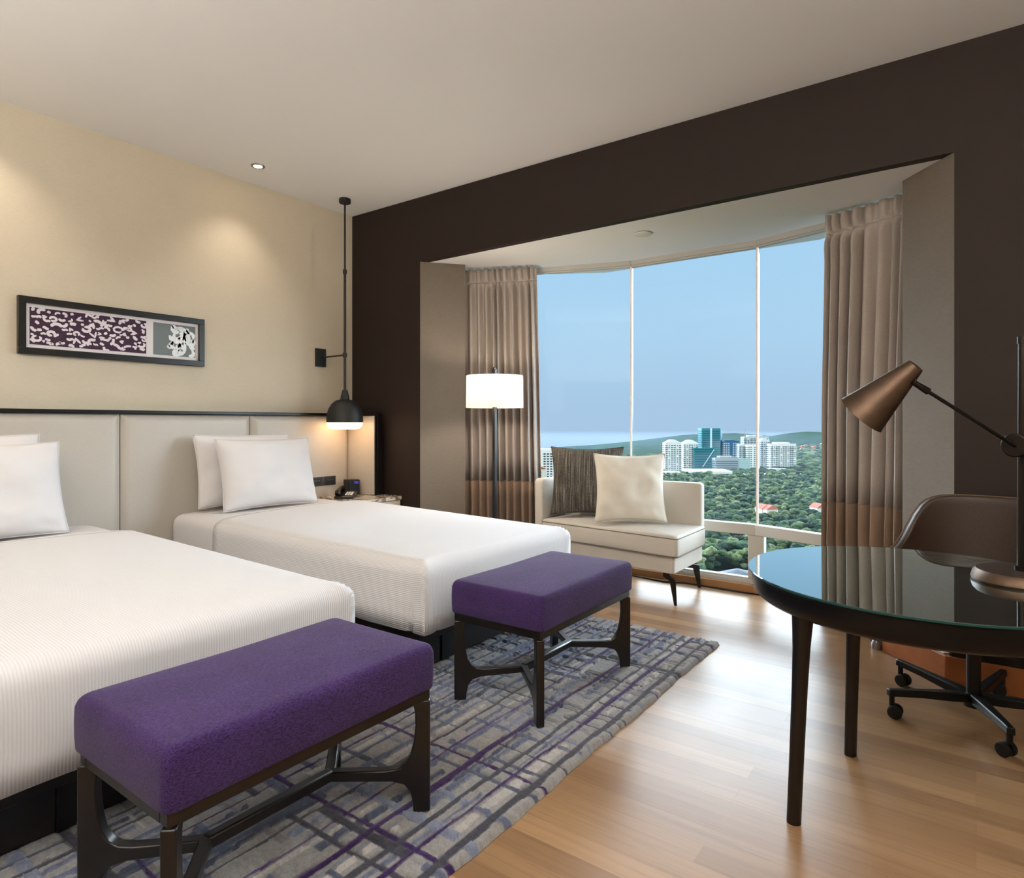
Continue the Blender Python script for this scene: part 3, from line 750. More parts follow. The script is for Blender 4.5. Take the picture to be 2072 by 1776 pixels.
MB().slab([(-.075, -.10, 0), (-.075, .10, 0), (-.075, .10, .045), (-.075, -.10, .02)], (.15, 0, 0)).build('base', 'black_plastic', ph, bevel=.006)
kp = MB()
for r_ in range(4):
    for c_ in range(3): kp.box((.005 + c_ * .02, -.07 + r_ * .027, .026 + r_ * .0035), (.019 + c_ * .02, -.053 + r_ * .027, .034 + r_ * .0035))
kp.build('keypad', 'white_plastic', ph, bevel=.001)
hs = MB(); hs.tube([(-.045, -.105, .035), (-.045, -.09, .052), (-.045, -.04, .068), (-.045, .04, .075), (-.045, .085, .066), (-.045, .10, .05)], [.02, .024, .015, .015, .024, .02], 12); hs.build('handset', 'black_plastic', ph)
MB().tube([(0, .095, .015), (.05, .13, .006), (.075, .135, .012), (.085, .12, .03)], .0022, 6).build('cord', 'rubber', ph)

# ------------------------------------------------------------------ pendant lamp on its rod
pd = thing('pendant_lamp', 'black bell pendant lamp on a long rod in the corner above the nightstand', 'pendant lamp', (3.40, 4.155, HC))
PL = [(.0, 0)]
MB().lathe([(.001, 0), (.045, 0), (.047, -.006), (.047, -.032), (.042, -.036), (.001, -.036)][::-1], (0, 0, 0), 28).build('canopy', 'matte_black', pd)
rod = MB().cyl((0, 0, -.035), (0, 0, -.60), .008, n=12).cyl((0, 0, -.60), (0, 0, -1.56), .0105, n=12); rod.build('rod', 'matte_black', pd)
MB().cyl((0, 0, -.575), (0, 0, -.61), .016, n=14).build('coupling', 'matte_black', pd)
MB().lathe([(.012, -1.55), (.02, -1.555), (.032, -1.60), (.038, -1.64), (.03, -1.652), (.001, -1.655)][::-1], (0, 0, 0), 24).build('neck', 'matte_black', pd)
zb_ = -1.818
MB().lathe([(.145, zb_), (.146, zb_ + .02), (.143, zb_ + .06), (.130, zb_ + .11), (.106, zb_ + .15), (.072, zb_ + .178), (.03, zb_ + .188), (.001, zb_ + .189)], (0, 0, 0), 40).build('bell_shade', 'matte_black', pd, smooth=60)
MB().lathe([(.001, zb_ - .055), (.09, zb_ - .055), (.118, zb_ - .048), (.136, zb_ - .03), (.142, zb_ - .012), (.142, zb_ - .001), (.001, zb_ - .001)], (0, 0, 0), 40).build('glass_diffuser', 'lamp_glass', pd, smooth=60)
br = thing('lamp_bracket', 'black wall bracket whose arm steadies the pendant rod', 'bracket', (3.385, DY, 1.745))
MB().box((-.05, -.022, -.075), (.05, -.0005, .075)).build('plate', 'matte_black', br, bevel=.003)
MB().cyl((0, -.02, 0), (.013, -.289, .005), .007, n=10).build('arm', 'matte_black', br)
MB().lathe([(.0112, -.012), (.0175, -.012), (.0175, .022), (.0112, .022)], (.015, -.305, 0), 20, closed=True).build('collar', 'matte_black', br)

# ------------------------------------------------------------------ framed picture
pc = thing('framed_picture', 'long black framed picture of purple and teal batik prints above the headboard', 'picture', (1.835, DY - .0005, 1.765))
PW, PH, fw, fd = .545, .167, .038, .032
fr = MB()
for q in (((-PW, -fd, PH - fw), (PW, 0, PH)), ((-PW, -fd, -PH), (PW, 0, -PH + fw)), ((-PW, -fd, -PH + fw), (-PW + fw, 0, PH - fw)), ((PW - fw, -fd, -PH + fw), (PW, 0, PH - fw))): fr.box(*q)
fr.build('frame', 'frame_black', pc, bevel=.002)
MB().box((-PW + fw, -.012, -PH + fw), (PW - fw, -.004, PH - fw)).build('mat_board', 'mat_board', pc)
ax0, ax1, az0, az1 = -.486, .158, -.108, .108
MB().box((ax0, -.0135, az0), (ax1, -.0121, az1)).build('print', 'print_purple', pc)
bx0, bx1 = .203, .487
MB().box((bx0, -.0135, az0), (bx1, -.0121, az1)).build('print', 'print_teal', pc)
def ribbon(mb, pts, w, y):
    P = [Vector((p[0], 0, p[1])) for p in pts]; Lf, Rt = [], []
    for i, p in enumerate(P):
        t = (P[min(i + 1, len(P) - 1)] - P[max(i - 1, 0)]).normalized(); n = Vector((t.z, 0, -t.x)); ww_ = w * (1 if 0 < i < len(P) - 1 else .45)
        Lf.append(p + n * ww_); Rt.append(p - n * ww_)
    ring = Lf + Rt[::-1]; mb.add([(q.x, y, q.z) for q in ring] + [(q.x, y + .0006, q.z) for q in ring], [(i, i + 1, len(ring) - 2 - i, len(ring) - 1 - i) for i in range(len(Lf) - 1)])
rnd = random.Random(11); mk = MB(); placed = []
tries = 0
while len(placed) < 100 and tries < 9000:
    tries += 1; cx_ = rnd.uniform(ax0 + .008, ax1 - .008); cz_ = rnd.uniform(az0 + .008, az1 - .008); r_ = rnd.choice([.014, .016, .019, .023, .028])
    if any((cx_ - a) ** 2 + (cz_ - b_) ** 2 < ((r_ + c_) * .74) ** 2 for a, b_, c_ in placed): continue
    placed.append((cx_, cz_, r_)); a0 = rnd.uniform(0, 6.28); sp = rnd.choice([.9, 1.6, 2.4, 3.2, 5.6]); k = rnd.random()
    cl = lambda x, z: (min(max(x, ax0 + .001), ax1 - .001), min(max(z, az0 + .001), az1 - .001))
    wd = rnd.uniform(.0050, .0078) * (1.2 if r_ > .015 else 1)
    if k < .5:
        R_ = r_ * (.8 if sp > 2 else 1.2); ox, oz = (0, 0) if sp > 2 else (-R_ * .7 * math.cos(a0 + sp / 2), -R_ * .7 * math.sin(a0 + sp / 2))
        pts = [cl(cx_ + ox + R_ * 1.15 * math.cos(a0 + sp * i / 8), cz_ + oz + R_ * .8 * math.sin(a0 + sp * i / 8)) for i in range(9)]
    elif k < .75:
        d = rnd.uniform(-.6, .6); pts = [cl(cx_ + (i / 6 - .5) * 2 * r_ * math.cos(d), cz_ + (i / 6 - .5) * 2 * r_ * math.sin(d) + .003 * math.sin(i * 1.4 + a0)) for i in range(7)]
    else:
        d = rnd.uniform(0, 6.28); pts = [cl(cx_ + r_ * .9 * math.cos(d + j * 2.2), cz_ + r_ * .7 * math.sin(d + j * 2.2)) for j in range(3)]; pts = [pts[0], ((pts[0][0] + pts[1][0]) / 2, (pts[0][1] + pts[1][1]) / 2), pts[1], ((pts[2][0] + pts[1][0]) / 2, (pts[2][1] + pts[1][1]) / 2), pts[2]]
    ribbon(mk, pts, wd, -.0142 - .0002 * (len(placed) % 5) * .1)
mk.build('print_marks', 'print_white', pc, smooth=0)
mk = MB(); rnd = random.Random(4)
nodes = [(.29, .100), (.33, .085), (.35, .060), (.31, .045), (.27, .030), (.345, .02), (.39, .035), (.43, .055), (.465, .06), (.47, .02), (.44, -.005), (.40, -.01), (.36, -.02), (.30, -.01), (.262, -.035), (.27, -.06), (.32, -.055), (.35, -.06), (.30, -.104), (.35, -.10), (.40, -.07), (.43, -.10), (.46, -.06), (.475, -.10), (.38, .09), (.42, .09), (.47, -.03)]
nodes = [(.482 - (.482 - q[0]) * .82, q[1]) for q in nodes]
for i, a in enumerate(nodes):
    for b_ in nodes[i + 1:]:
        if math.dist(a, b_) < .062 and rnd.random() < .82:
            m_ = ((a[0] + b_[0]) / 2 + rnd.uniform(-.005, .005), (a[1] + b_[1]) / 2 + rnd.uniform(-.005, .005)); ribbon(mk, [a, m_, b_], .0135, -.0142 - .00004 * i)
mk.build('print_marks', 'print_pale', pc, smooth=0)

# ------------------------------------------------------------------ ceiling fixtures
def downlight(x, y, label, lit=True):
    t = thing('downlight', label, 'downlight', (x, y, HC), group='recessed ceiling downlights')
    MB().lathe([(.030, -.004), (.045, -.005), (.048, -.001), (.048, -.0004), (.030, -.0004)], (0, 0, 0), 28, closed=True).build('trim_ring', 'silver', t)
    MB().lathe([(.001, -.002), (.029, -.002), (.029, -.0005), (.001, -.0005)], (0, 0, 0), 20).build('lens', 'bulb', t)
    l = light('downlight_beam', 'SPOT', (x, y, HC - .02), 24, WARM, spot_size=math.radians(96), spot_blend=1.0, shadow_soft_size=.03)
    l.rotation_euler = (math.radians(6), 0, 0)
downlight(2.60, 4.12, 'small lit recessed downlight in the ceiling beside the headboard wall')
for x in (1.12, -.35): light('downlight_beam', 'SPOT', (x, 4.12, HC - .02), 24, WARM, rot=(math.radians(6), 0, 0), spot_size=math.radians(96), spot_blend=1.0, shadow_soft_size=.03)
det = thing('smoke_detector', 'white round ceiling detector in the window bay', 'smoke detector', (4.07, 1.85, ZB))
MB().lathe([(.001, -.012), (.052, -.012), (.06, -.009), (.06, -.004), (.001, -.004)], (0, 0, 0), 32).build('cover', 'white_plastic', det)
MB().lathe([(.001, -.0039), (.052, -.0039), (.052, 0), (.001, 0)], (0, 0, 0), 28).build('base_ring', 'grey_metal', det)

# ------------------------------------------------------------------ curtains
def curtain(path, label, seed, nf, flare=0.0, lean=0.0):
    P = [Vector(p) for p in path]; L = [0]
    for a, b_ in zip(P, P[1:]): L.append(L[-1] + (b_ - a).length)
    rnd = random.Random(seed); T = L[-1]
    def pos(s):
        s = min(max(s, 0), T * .99999)
        for i in range(len(P) - 1):
            if s <= L[i + 1]: t = (s - L[i]) / (L[i + 1] - L[i]); d = (P[i + 1] - P[i]).normalized(); return P[i].lerp(P[i + 1], t), Vector((d.y, -d.x))
    cuts = [0]
    for k in range(nf): cuts.append(cuts[-1] + rnd.uniform(.6, 1.4))
    cuts = [c * T / cuts[-1] for c in cuts]
    amp = [rnd.uniform(.6, 1.25) for _ in cuts]; wd = [rnd.uniform(-.5, .5) for _ in cuts]
    N = nf * 14
    def row(z):
        t = (2.487 - z) / 2.47; out = []
        hd = min(1, max(0, (2.487 - z) / .11)); pinch = math.exp(-((2.487 - z - .115) / .03) ** 2)
        for i in range(N + 1):
            s = T * i / N; k = 0
            while k < nf - 1 and s > cuts[k + 1]: k += 1
            f = (s - cuts[k]) / (cuts[k + 1] - cuts[k])
            sh = f + .10 * wd[k] * math.sin(t * 2.6 + wd[k] * 6) * math.sin(PI * f)
            w = math.sin(2 * PI * sh); w = math.copysign(abs(w) ** .8, w)
            A = (.028 + .034 * min(1, t * 2.2)) * amp[k]
            A = A * (1 - .80 * pinch) * (1 + .25 * math.exp(-((2.487 - z - .2) / .06) ** 2)) if hd > .5 else A * .8
            if hd < 1: w = math.copysign(abs(w) ** .45, w)
            p, n = pos(s); sway = .012 * math.sin(t * 3 + k * 1.3 + seed) * t
            p = p + n * (w * A + sway)
            if lean: d = (P[-1] - P[0]).normalized(); p = p + d * lean * math.sin(PI * min(1, s / T)) * t ** .8
            if flare: d = (P[-1] - P[0]).normalized(); p = p + d * flare * (s / T) ** 3 * t ** .7
            out.append((p.x, p.y, z))
        return out
    c = thing('curtain', label, 'curtain', (P[0].x, P[0].y, 0), group='bay window curtains'); c['abs'] = 1
    def piece(name, zs, mat):
        R = [row(z) for z in zs]; mb = MB(); vs = [p for r in R for p in r]; m = N + 1
        fs = [(a * m + i, a * m + i + 1, (a + 1) * m + i + 1, (a + 1) * m + i) for a in range(len(R) - 1) for i in range(N)]
        o = mb.add(vs, fs).build(name, mat, c, smooth=70)
        so = o.modifiers.new('solid', 'SOLIDIFY'); so.thickness = .003; so.offset = 0
    piece('heading', [2.487, 2.46, 2.43, 2.40, 2.385, 2.372], 'curtain_cloth')
    piece('panel', [2.372, 2.36, 2.345, 2.32, 2.28, 2.2, 2.1, 2.0, 1.85, 1.7, 1.5, 1.3, 1.1, .9, .715], 'curtain_cloth')
    piece('lower_band', [.715, .6, .45, .3, .15, .02], 'curtain_band')
curtain([(4.04, 3.62), (4.13, 3.46), (4.28, 3.14), (4.365, 2.93)], 'beige curtain with brown lower band behind the lit floor lamp', 5, 13, lean=.03, flare=.05)
curtain([(4.05, .08), (4.13, .22), (4.29, .53), (4.37, .755)], 'beige curtain with brown lower band behind the bronze desk lamp', 21, 11, lean=.05)

# ------------------------------------------------------------------ floor lamp
fx, fy_ = 3.80, 2.925
lamp = thing('floor_lamp', 'lit floor lamp with cream drum shade before the left curtain', 'floor lamp', (fx, fy_, 0))
MB().lathe([(.001, 0), (.14, 0), (.14, .012), (.02, .018), (.001, .018)], (0, 0, 0), 36).build('base', 'black_metal', lamp)
MB().box((-.014, -.012, .018), (.014, .012, 1.60)).build('pole', 'black_metal', lamp, bevel=.003)
MB().slab([(-.02, -.006, 1.53), (.02, -.006, 1.53), (.02, -.006, 1.60), (-.005, -.006, 1.62), (-.02, -.006, 1.60)], (0, .012, 0)).build('top_bracket', 'bronze_dark', lamp)
MB().lathe([(.214, 1.312), (.216, 1.312), (.213, 1.552), (.211, 1.552), (.2135, 1.314)], (0, 0, 0), 56, closed=True).build('lamp_shade', 'lamp_shade', lamp, smooth=60)
sp_ = MB()
for k in range(3): a = k * 2 * PI / 3; sp_.cyl((0.01 * math.cos(a), .01 * math.sin(a), 1.54), (.211 * math.cos(a), .211 * math.sin(a), 1.545), .002, n=6)
sp_.build('shade_spider', 'silver', lamp)
MB().cyl((.03, 0, 1.535), (.03, 0, 1.575), .005, n=8).build('finial', 'silver', lamp)
light('floor_lamp_glow', 'POINT', (fx - .045, fy_ - .045, 1.43), 20, WARM, shadow_soft_size=.05)
MB().lathe([(.001, 1.39), (.02, 1.40), (.028, 1.425), (.02, 1.45), (.012, 1.47), (.001, 1.47)], (.055, .045, 0), 16).build('light_bulb', 'lamp_glass', lamp)

# ------------------------------------------------------------------ window armchair
ac = thing('armchair', 'low beige upholstered armchair with dark angled legs in the window bay', 'armchair', (4.25, 2.1, 0)); ac['abs'] = 1
CF = [(3.965, 1.565), (4.53, 1.575), (4.49, 2.665), (4.10, 2.70)]     # seat cushion outline, CCW
FRm = [(4.005, 1.60), (4.545, 1.60), (4.50, 2.70), (4.125, 2.75)]
soft(FRm, .205, .318, .015, .012, .01, step=.06).build('seat_base', 'armchair_fabric', ac, smooth=60)
soft(CF, .322, .462, .02, .018, .012, crown=.018, step=.05, bulge=.004).build('seat_cushion', 'armchair_fabric', ac, smooth=60)
pip = [Vector((p.x, p.y, 0)) for p in dens(round_poly(CF, .02), .05)]; cc = Vector((4.27, 2.12, 0))
MB().tube([((p - cc) * 1.004 + cc).to_tuple()[:2] + (.443,) for p in pip], .0035, 6, closed=True).build('piping', 'armchair_piping', ac)
MB().tube([((p - cc) * 1.004 + cc).to_tuple()[:2] + (.326,) for p in pip], .0035, 6, closed=True).build('piping', 'armchair_piping', ac)
soft([(4.487, 1.59), (4.565, 1.59), (4.535, 2.33), (4.505, 2.705), (4.445, 2.705), (4.455, 2.33)], .319, .765, .02, .02, .0, step=.06).build('backrest', 'armchair_fabric', ac, smooth=60)
soft([(4.128, 2.712), (4.50, 2.712), (4.49, 2.785), (4.118, 2.785)], .205, .765, .02, .03, .0, step=.05).build('armrest', 'armchair_fabric', ac, smooth=60)
for (x, y, dx, dy) in ((4.05, 1.66, -.035, -.055), (4.47, 1.66, .06, -.03), (4.16, 2.62, -.03, .06), (4.42, 2.60, .03, .06)):
    d = Vector((dx, dy, 0)).normalized(); n = Vector((-d.y, d.x, 0)) * .007; o = Vector((x, y, 0)) - d * .05
    pr = [(0, .204), (.0, .165), (.075, .150), (.125, .003), (.14, .003), (.128, .168), (.06, .185), (.06, .204)]
    MB().slab([o + d * s + Vector((0, 0, z)) - n for s, z in pr], n * 2).build('leg', 'bronze_dark', ac, bevel=.002)
CAMDIR = math.atan2(2.0, 4.27)
g1 = pillow('throw_pillow', 'brown and grey streaked throw pillow leaning in the armchair corner', .56, .53, .14, 'cushion_tweed', (4.325, 2.43, .752), (math.radians(-9), 0, math.radians(-62)), 'armchair pillows', 'throw pillow', pinch=.09, seed=31, crease=1)
g2 = pillow('throw_pillow', 'plain cream square throw pillow at the front of the armchair', .515, .50, .15, 'cushion_cream', (4.225, 2.02, .73), (math.radians(-10), 0, math.radians(-57)), 'armchair pillows', 'throw pillow', pinch=.09, seed=44, crease=1.2)
# cable along the sill
cb = MB().tube([(4.60, 2.25, .004), (4.58, 2.1, .004), (4.55, 1.9, .006), (4.61, 1.75, .005), (4.60, 1.55, .005), (4.58, 1.35, .008), (4.60, 1.15, .005), (4.52, .9, .005), (4.3, .6, .005), (3.97, .45, .005)], .0055, 6)
tag(cb.build('power_cord', 'rubber'), 'thin dark power cord lying along the window sill', 'cord')

# ------------------------------------------------------------------ round desk
dk = thing('desk', 'round black desk with glass top and slender tapering legs', 'desk', (2.41, .15, 0)); DR = .508
MB().lathe([(.001, .618), (.44, .618), (.472, .622), (.487, .634), (.495, .66), (.499, .690), (.498, .6995), (.001, .6995)], (0, 0, 0), 96).build('apron_and_top', 'desk_lacquer', dk, smooth=40)
MB().lathe([(.001, .7005), (DR - .002, .7005), (DR, .702), (DR, .707), (DR - .002, .7085), (.001, .7085)], (0, 0, 0), 96).build('glass_top', 'table_glass', dk, smooth=30)
MB().lathe([(DR + .0002, .7018), (DR + .0006, .7045), (DR + .0002, .7072), (DR + .0001, .7045)], (0, 0, 0), 96, closed=True).build('glass_rim', 'glass_edge', dk)
for lx, ly in ((-.361, .293), (.176, .218), (.30, -.34), (-.30, -.36)):
    R_ = []
    for z, w in ((0, .0205), (.2, .021), (.40, .0225), (.52, .025), (.59, .029), (.63, .032)):
        R_.append([(lx * (1 - .07 * z / .63) + w * math.cos(a), ly * (1 - .07 * z / .63) + w * math.sin(a), z) for a in np.linspace(0, 2 * PI, 21)[:-1]])
    MB().rings(R_).build('leg', 'black_lacquer', dk, smooth=50)

# ------------------------------------------------------------------ desk lamp
dl = thing('desk_lamp', 'bronze adjustable desk lamp with conical shade on the glass desk', 'desk lamp', (2.515, -.115, .709))
MB().lathe([(.001, 0), (.128, 0), (.131, .006), (.126, .024), (.117, .034), (.001, .036)], (0, 0, 0), 48).build('base', 'bronze', dl, smooth=40)
MB().cyl((0, 0, .034), (.006, -.003, .745), .0135, n=20).cyl((0, 0, .034), (0, 0, .05), .02, n=20).build('pole', 'bronze_dark', dl)
MB().cyl((.006, -.003, .735), (.006, -.003, .757), .016, n=20).build('pole_cap', 'bronze_dark', dl)
def dlp(px, py, d): return at(px, py, d) - dl.location
J = dlp(2052, 901, 1.93); Aend = dlp(1852, 776, 1.935)
MB().cyl(J - Vector((.0, 0, 0)), J + (Vector((0, 0, 0)) - Vector((J.x, J.y, 0))).normalized() * .03, .036, n=28).build('joint', 'bronze_dark', dl, bevel=.004)
tail = J + (J - Aend).normalized() * .10
MB().tube([tail, J, Aend], .0055, 10).build('arm', 'bronze_dark', dl)
sa = dlp(1878, 792, 1.9346)
MB().cyl(sa, Aend + (Aend - sa) * .25, .011, .008, n=14).build('arm_ferrule', 'bronze_dark', dl)
c0 = dlp(1744, 838, 2.045); c1 = dlp(1854, 739, 1.94); axv = (c0 - c1); Lh = axv.length
MB().lathe([(.019, 0), (.024, .001), (.026, .006), (.076, Lh), (.078, Lh + .002), (.0755, Lh + .001), (.024, .010), (.001, .010)], c1, 40, axv.normalized()).build('cone_shade', 'bronze', dl, smooth=50)
MB().tube([Aend, Aend.lerp(c1, .35), c1 + axv * .18], .004, 8).build('shade_neck', 'bronze_dark', dl)

# ------------------------------------------------------------------ office chair
oc = thing('office_chair', 'tan leather swivel chair on black castor base behind the desk', 'office chair', (3.215, .008, 0))
def shell():
    mb = MB(); rows = []; n = 44
    for k, (t) in enumerate(np.linspace(0, 1, 12)):
        ro = []
        for i in range(n + 1):
            a = (i / n - .5) * 2 * math.radians(128)     # 0 = straight back (+x)
            u = abs(a) / math.radians(128)
            top = .872 - .245 * (1 / (1 + math.exp(-(u - .577) * 18)))
            z = .47 + (top - .47) * t
            r = .295 + .035 * t ** .7 * (1 - .4 * u)
            a2 = a - math.radians(25); ro.append((r * math.cos(a2) * 1.02, r * math.sin(a2) * 1.0, z))
        rows.append(ro)
    m = n + 1; vs = [p for r in rows for p in r]; fs = [(a * m + i, a * m + i + 1, (a + 1) * m + i + 1, (a + 1) * m + i) for a in range(11) for i in range(n)]
    mb.add(vs, fs); return mb, rows
mb, rows = shell(); bk = mb.build('backrest', 'tan_leather', oc, smooth=80); so = bk.modifiers.new('s', 'SOLIDIFY'); so.thickness = .035; so.offset = -1
bv = bk.modifiers.new('b', 'BEVEL'); bv.width = .012; bv.segments = 3; bv.limit_method = 'ANGLE'; bv.angle_limit = math.radians(50)
MB().tube([(p[0] * 1.004, p[1] * 1.004, p[2] + .001) for p in rows[-1]], .003, 6).build('edge_piping', 'tan_stitch', bk)
soft(rect(-.20, -.24, .24, .24), .40, .485, .10, .03, .02, crown=.01).build('seat', 'tan_leather', oc, smooth=60)
MB().box((-.10, -.08, .365), (.10, .08, .399)).build('tilt_mechanism', 'black_metal', oc, bevel=.006)
MB().cyl((0, 0, .10), (0, 0, .364), .0255, n=24).build('gas_column', 'black_metal', oc)
MB().cyl((0, 0, .045), (0, 0, .099), .035, .031, n=24).build('hub', 'black_metal', oc)
hubA = math.atan2(.27, -.19)
for k in range(5):
    a = hubA + k * 2 * PI / 5 + .02; d = Vector((math.cos(a), math.sin(a), 0)); n = Vector((-d.y, d.x, 0)); R_ = []
    for s, w, z0, z1 in ((.02, .026, .065, .10), (.10, .022, .07, .105), (.22, .018, .082, .11), (.32, .014, .086, .114), (.35, .014, .086, .114)):
        p = d * s; R_.append([tuple(p - n * w + Vector((0, 0, z0))), tuple(p + n * w + Vector((0, 0, z0))), tuple(p + n * w * .9 + Vector((0, 0, z1))), tuple(p - n * w * .9 + Vector((0, 0, z1)))])
    MB().rings(R_).build('base_arm', 'black_metal', oc, bevel=.004)
    sw = a + (.9, 2.2, -.6, .3, 1.7)[k]; ax_ = Vector((math.cos(sw), math.sin(sw), 0)); c = d * .335 + Vector((0, 0, .027)); fwd = Vector((-ax_.y, ax_.x, 0)) * .012
    cs = MB().cyl(d * .335 + Vector((0, 0, .05)), d * .335 + Vector((0, 0, .09)), .0105, n=12).build('caster', 'black_metal', oc)
    for s_ in (-1, 1):
        MB().lathe([(.001, -.009), (.022, -.009), (.0265, -.005), (.0265, .005), (.022, .009), (.001, .009)], c + fwd + ax_ * .016 * s_, 24, ax_).build('wheel', 'rubber', cs)
    MB().cyl(c + fwd - ax_ * .008, c + fwd + ax_ * .008, .018, n=16).build('wheel_housing', 'black_plastic', cs)

# ------------------------------------------------------------------ the view: ground, hills, forest, city
GZ = -80.0
def gp(px, py, z=GZ):     # ground point seen at a pixel
    d = (CAMH - z) * FPX / (py - HZ); p = at(px, py, d); return p, d
struct(MB().prism([(30, -600), tuple(at(2600, HZ, 1950))[:2], tuple(at(700, HZ, 1950))[:2], (30, 900)], GZ - 4, GZ), 'ground_terrain', 'ground_green', smooth=0)
def hills():
    pxs = np.linspace(980, 1820, 140); prof = [(980, 911), (1090, 907), (1150, 903), (1200, 900), (1275, 893), (1340, 885), (1380, 880), (1430, 877), (1490, 876), (1530, 879), (1560, 882), (1590, 877), (1630, 873), (1672, 874), (1760, 868), (1820, 872)]
    top = np.interp(pxs, [p[0] for p in prof], [p[1] for p in prof]); vs = []; K_ = 14
    for i, px in enumerate(pxs):
        for k in range(K_):
            t = k / (K_ - 1); d = 1900 + 1500 * t; zt = CAMH - (top[i] - HZ) / FPX * 3400
            z = GZ - 2 + (zt - GZ + 2) * (t ** .75) + mnoise.noise(Vector((i * .22, k * .9, 0))) * 9 * t * (1 - t) * 2 + mnoise.noise(Vector((i * .9, k * 3.1, 5))) * 2.2 * min(1, t * 3) * (.4 + .6 * (1 - t))
            p = at(px, HZ, d); vs.append((p.x, p.y, z))
        p = at(px, HZ, 3700); vs.append((p.x, p.y, -320))
    m = K_ + 1; fs = [(i * m + k, (i + 1) * m + k, (i + 1) * m + k + 1, i * m + k + 1) for i in range(len(pxs) - 1) for k in range(K_)]
    tag(MB().add(vs, fs).build('hills', 'hill_green', smooth=180), kind='structure')
hills()

import bmesh
def ico(sub, seed, squash=.75):
    bm = bmesh.new(); bmesh.ops.create_icosphere(bm, subdivisions=sub, radius=1)
    v = np.array([tuple(x.co) for x in bm.verts]); f = np.array([[q.index for q in p.verts] for p in bm.faces]); bm.free()
    o = []
    for p in v:
        q = Vector(p); r = 1 + .32 * mnoise.noise(q * 1.7 + Vector((seed, 0, 0))) + .22 * mnoise.noise(q * 4.3 + Vector((0, seed, 0)))
        o.append((q.x * r, q.y * r, q.z * r * squash))
    return np.array(o), f
def blobs(items, name, protos, seed=0):
    V = []; F = []; Cc = []; off = 0; rs = np.random.RandomState(seed)
    for (x, y, z, r, h, col) in items:
        v, f = protos[rs.randint(len(protos))]; a = rs.rand() * 6.28; c, s = math.cos(a), math.sin(a)
        w = v @ np.array([[c, s, 0], [-s, c, 0], [0, 0, 1]]); w = w * np.array([r, r, h]) + np.array([x, y, z]); V.append(w); F.append(f + off); off += len(v)
        Cc.append(np.repeat(np.array([[*col, 1.0]]), len(v), 0))
    V = np.concatenate(V); F = np.concatenate(F); Cc = np.concatenate(Cc)
    me = bpy.data.meshes.new(name); me.vertices.add(len(V)); me.vertices.foreach_set('co', V.astype(np.float32).ravel()); me.loops.add(F.size)
    me.loops.foreach_set('vertex_index', F.ravel().astype(np.int32)); me.polygons.add(len(F)); me.polygons.foreach_set('loop_start', np.arange(0, F.size, 3, dtype=np.int32)); me.update(calc_edges=True)
    ca = me.color_attributes.new('Col', 'FLOAT_COLOR', 'POINT'); ca.data.foreach_set('color', Cc.astype(np.float32).ravel()); me.materials.append(MATS['forest_leaves']); me.shade_smooth()
    o = bpy.data.objects.new(name, me); COL.objects.link(o); return o
PR3 = [ico(3, s) for s in range(5)]; PR2 = [ico(2, s) for s in range(5)]
greens = [np.array(lin(c)[:3]) for c in ('#364f30', '#465f3c', '#2f4a33', '#52693f', '#66784d', '#3f5742', '#263a2c', '#76845c')]
rs = np.random.RandomState(3); near = []; far = []
d_ = 270.0
while d_ < 880:
    span0 = 1010; span1 = 1740; wpx = FPX * 5.4 / d_
    px = span0 + rs.rand() * wpx
    while px < span1:
        if 1418 < px < 1545 and d_ < 332: px += wpx; continue
        p = at(px, HZ, d_ + rs.rand() * 7)
        R_ = rs.uniform(2.4, 4.9); col = greens[rs.randint(8)] * rs.uniform(.8, 1.2); hgt = rs.uniform(7, 14) + 3 * mnoise.noise(Vector((p.x * .01, p.y * .01, 0)))
        for q in range(3 if d_ < 520 else 2):
            o_ = rs.randn(3) * R_ * .33; it = (p.x + o_[0], p.y + o_[1], GZ + hgt + o_[2] * .5 - 1.5, R_ * rs.uniform(.55, .8), R_ * rs.uniform(.45, .7), col * rs.uniform(.85, 1.2))
            (near if d_ < 430 else far).append(it)
        px += wpx * rs.uniform(.6, 1.25)
    d_ += 4.6 * (1 if d_ < 500 else 1.5)
fo = blobs(near, 'forest_canopy', PR3, 1); tag(fo, 'dense green jungle canopy seen through the lower window panes', 'forest', kind='stuff')
fo2 = blobs(far, 'forest_canopy', PR2, 2); tag(fo2, 'far part of the dense green jungle reaching the white row houses', 'forest', kind='stuff')
rs = np.random.RandomState(9); mid = []
def belt(px0, px1, py0, py1, n, h0=6, r0=5):
    for _ in range(n):
        p, d = gp(rs.uniform(px0, px1), rs.uniform(py0, py1)); R_ = rs.uniform(.7, 1.4) * r0; mid.append((p.x, p.y, GZ + h0 * rs.uniform(.5, 1.2), R_, R_ * .8, greens[rs.randint(8)] * rs.uniform(.7, 1.05)))
belt(1480, 1690, 952, 965, 260); belt(1612, 1700, 925, 960, 380, 8, 7); belt(1600, 1700, 905, 930, 220, 8, 9); belt(1100, 1345, 925, 970, 200, 6, 7)
belt(1560, 1625, 948, 962, 90); belt(1470, 1500, 958, 972, 60)
tag(blobs(mid, 'tree_belt', PR2, 5), 'loose green tree belts around the towers and villas beyond the jungle', 'trees', kind='stuff')
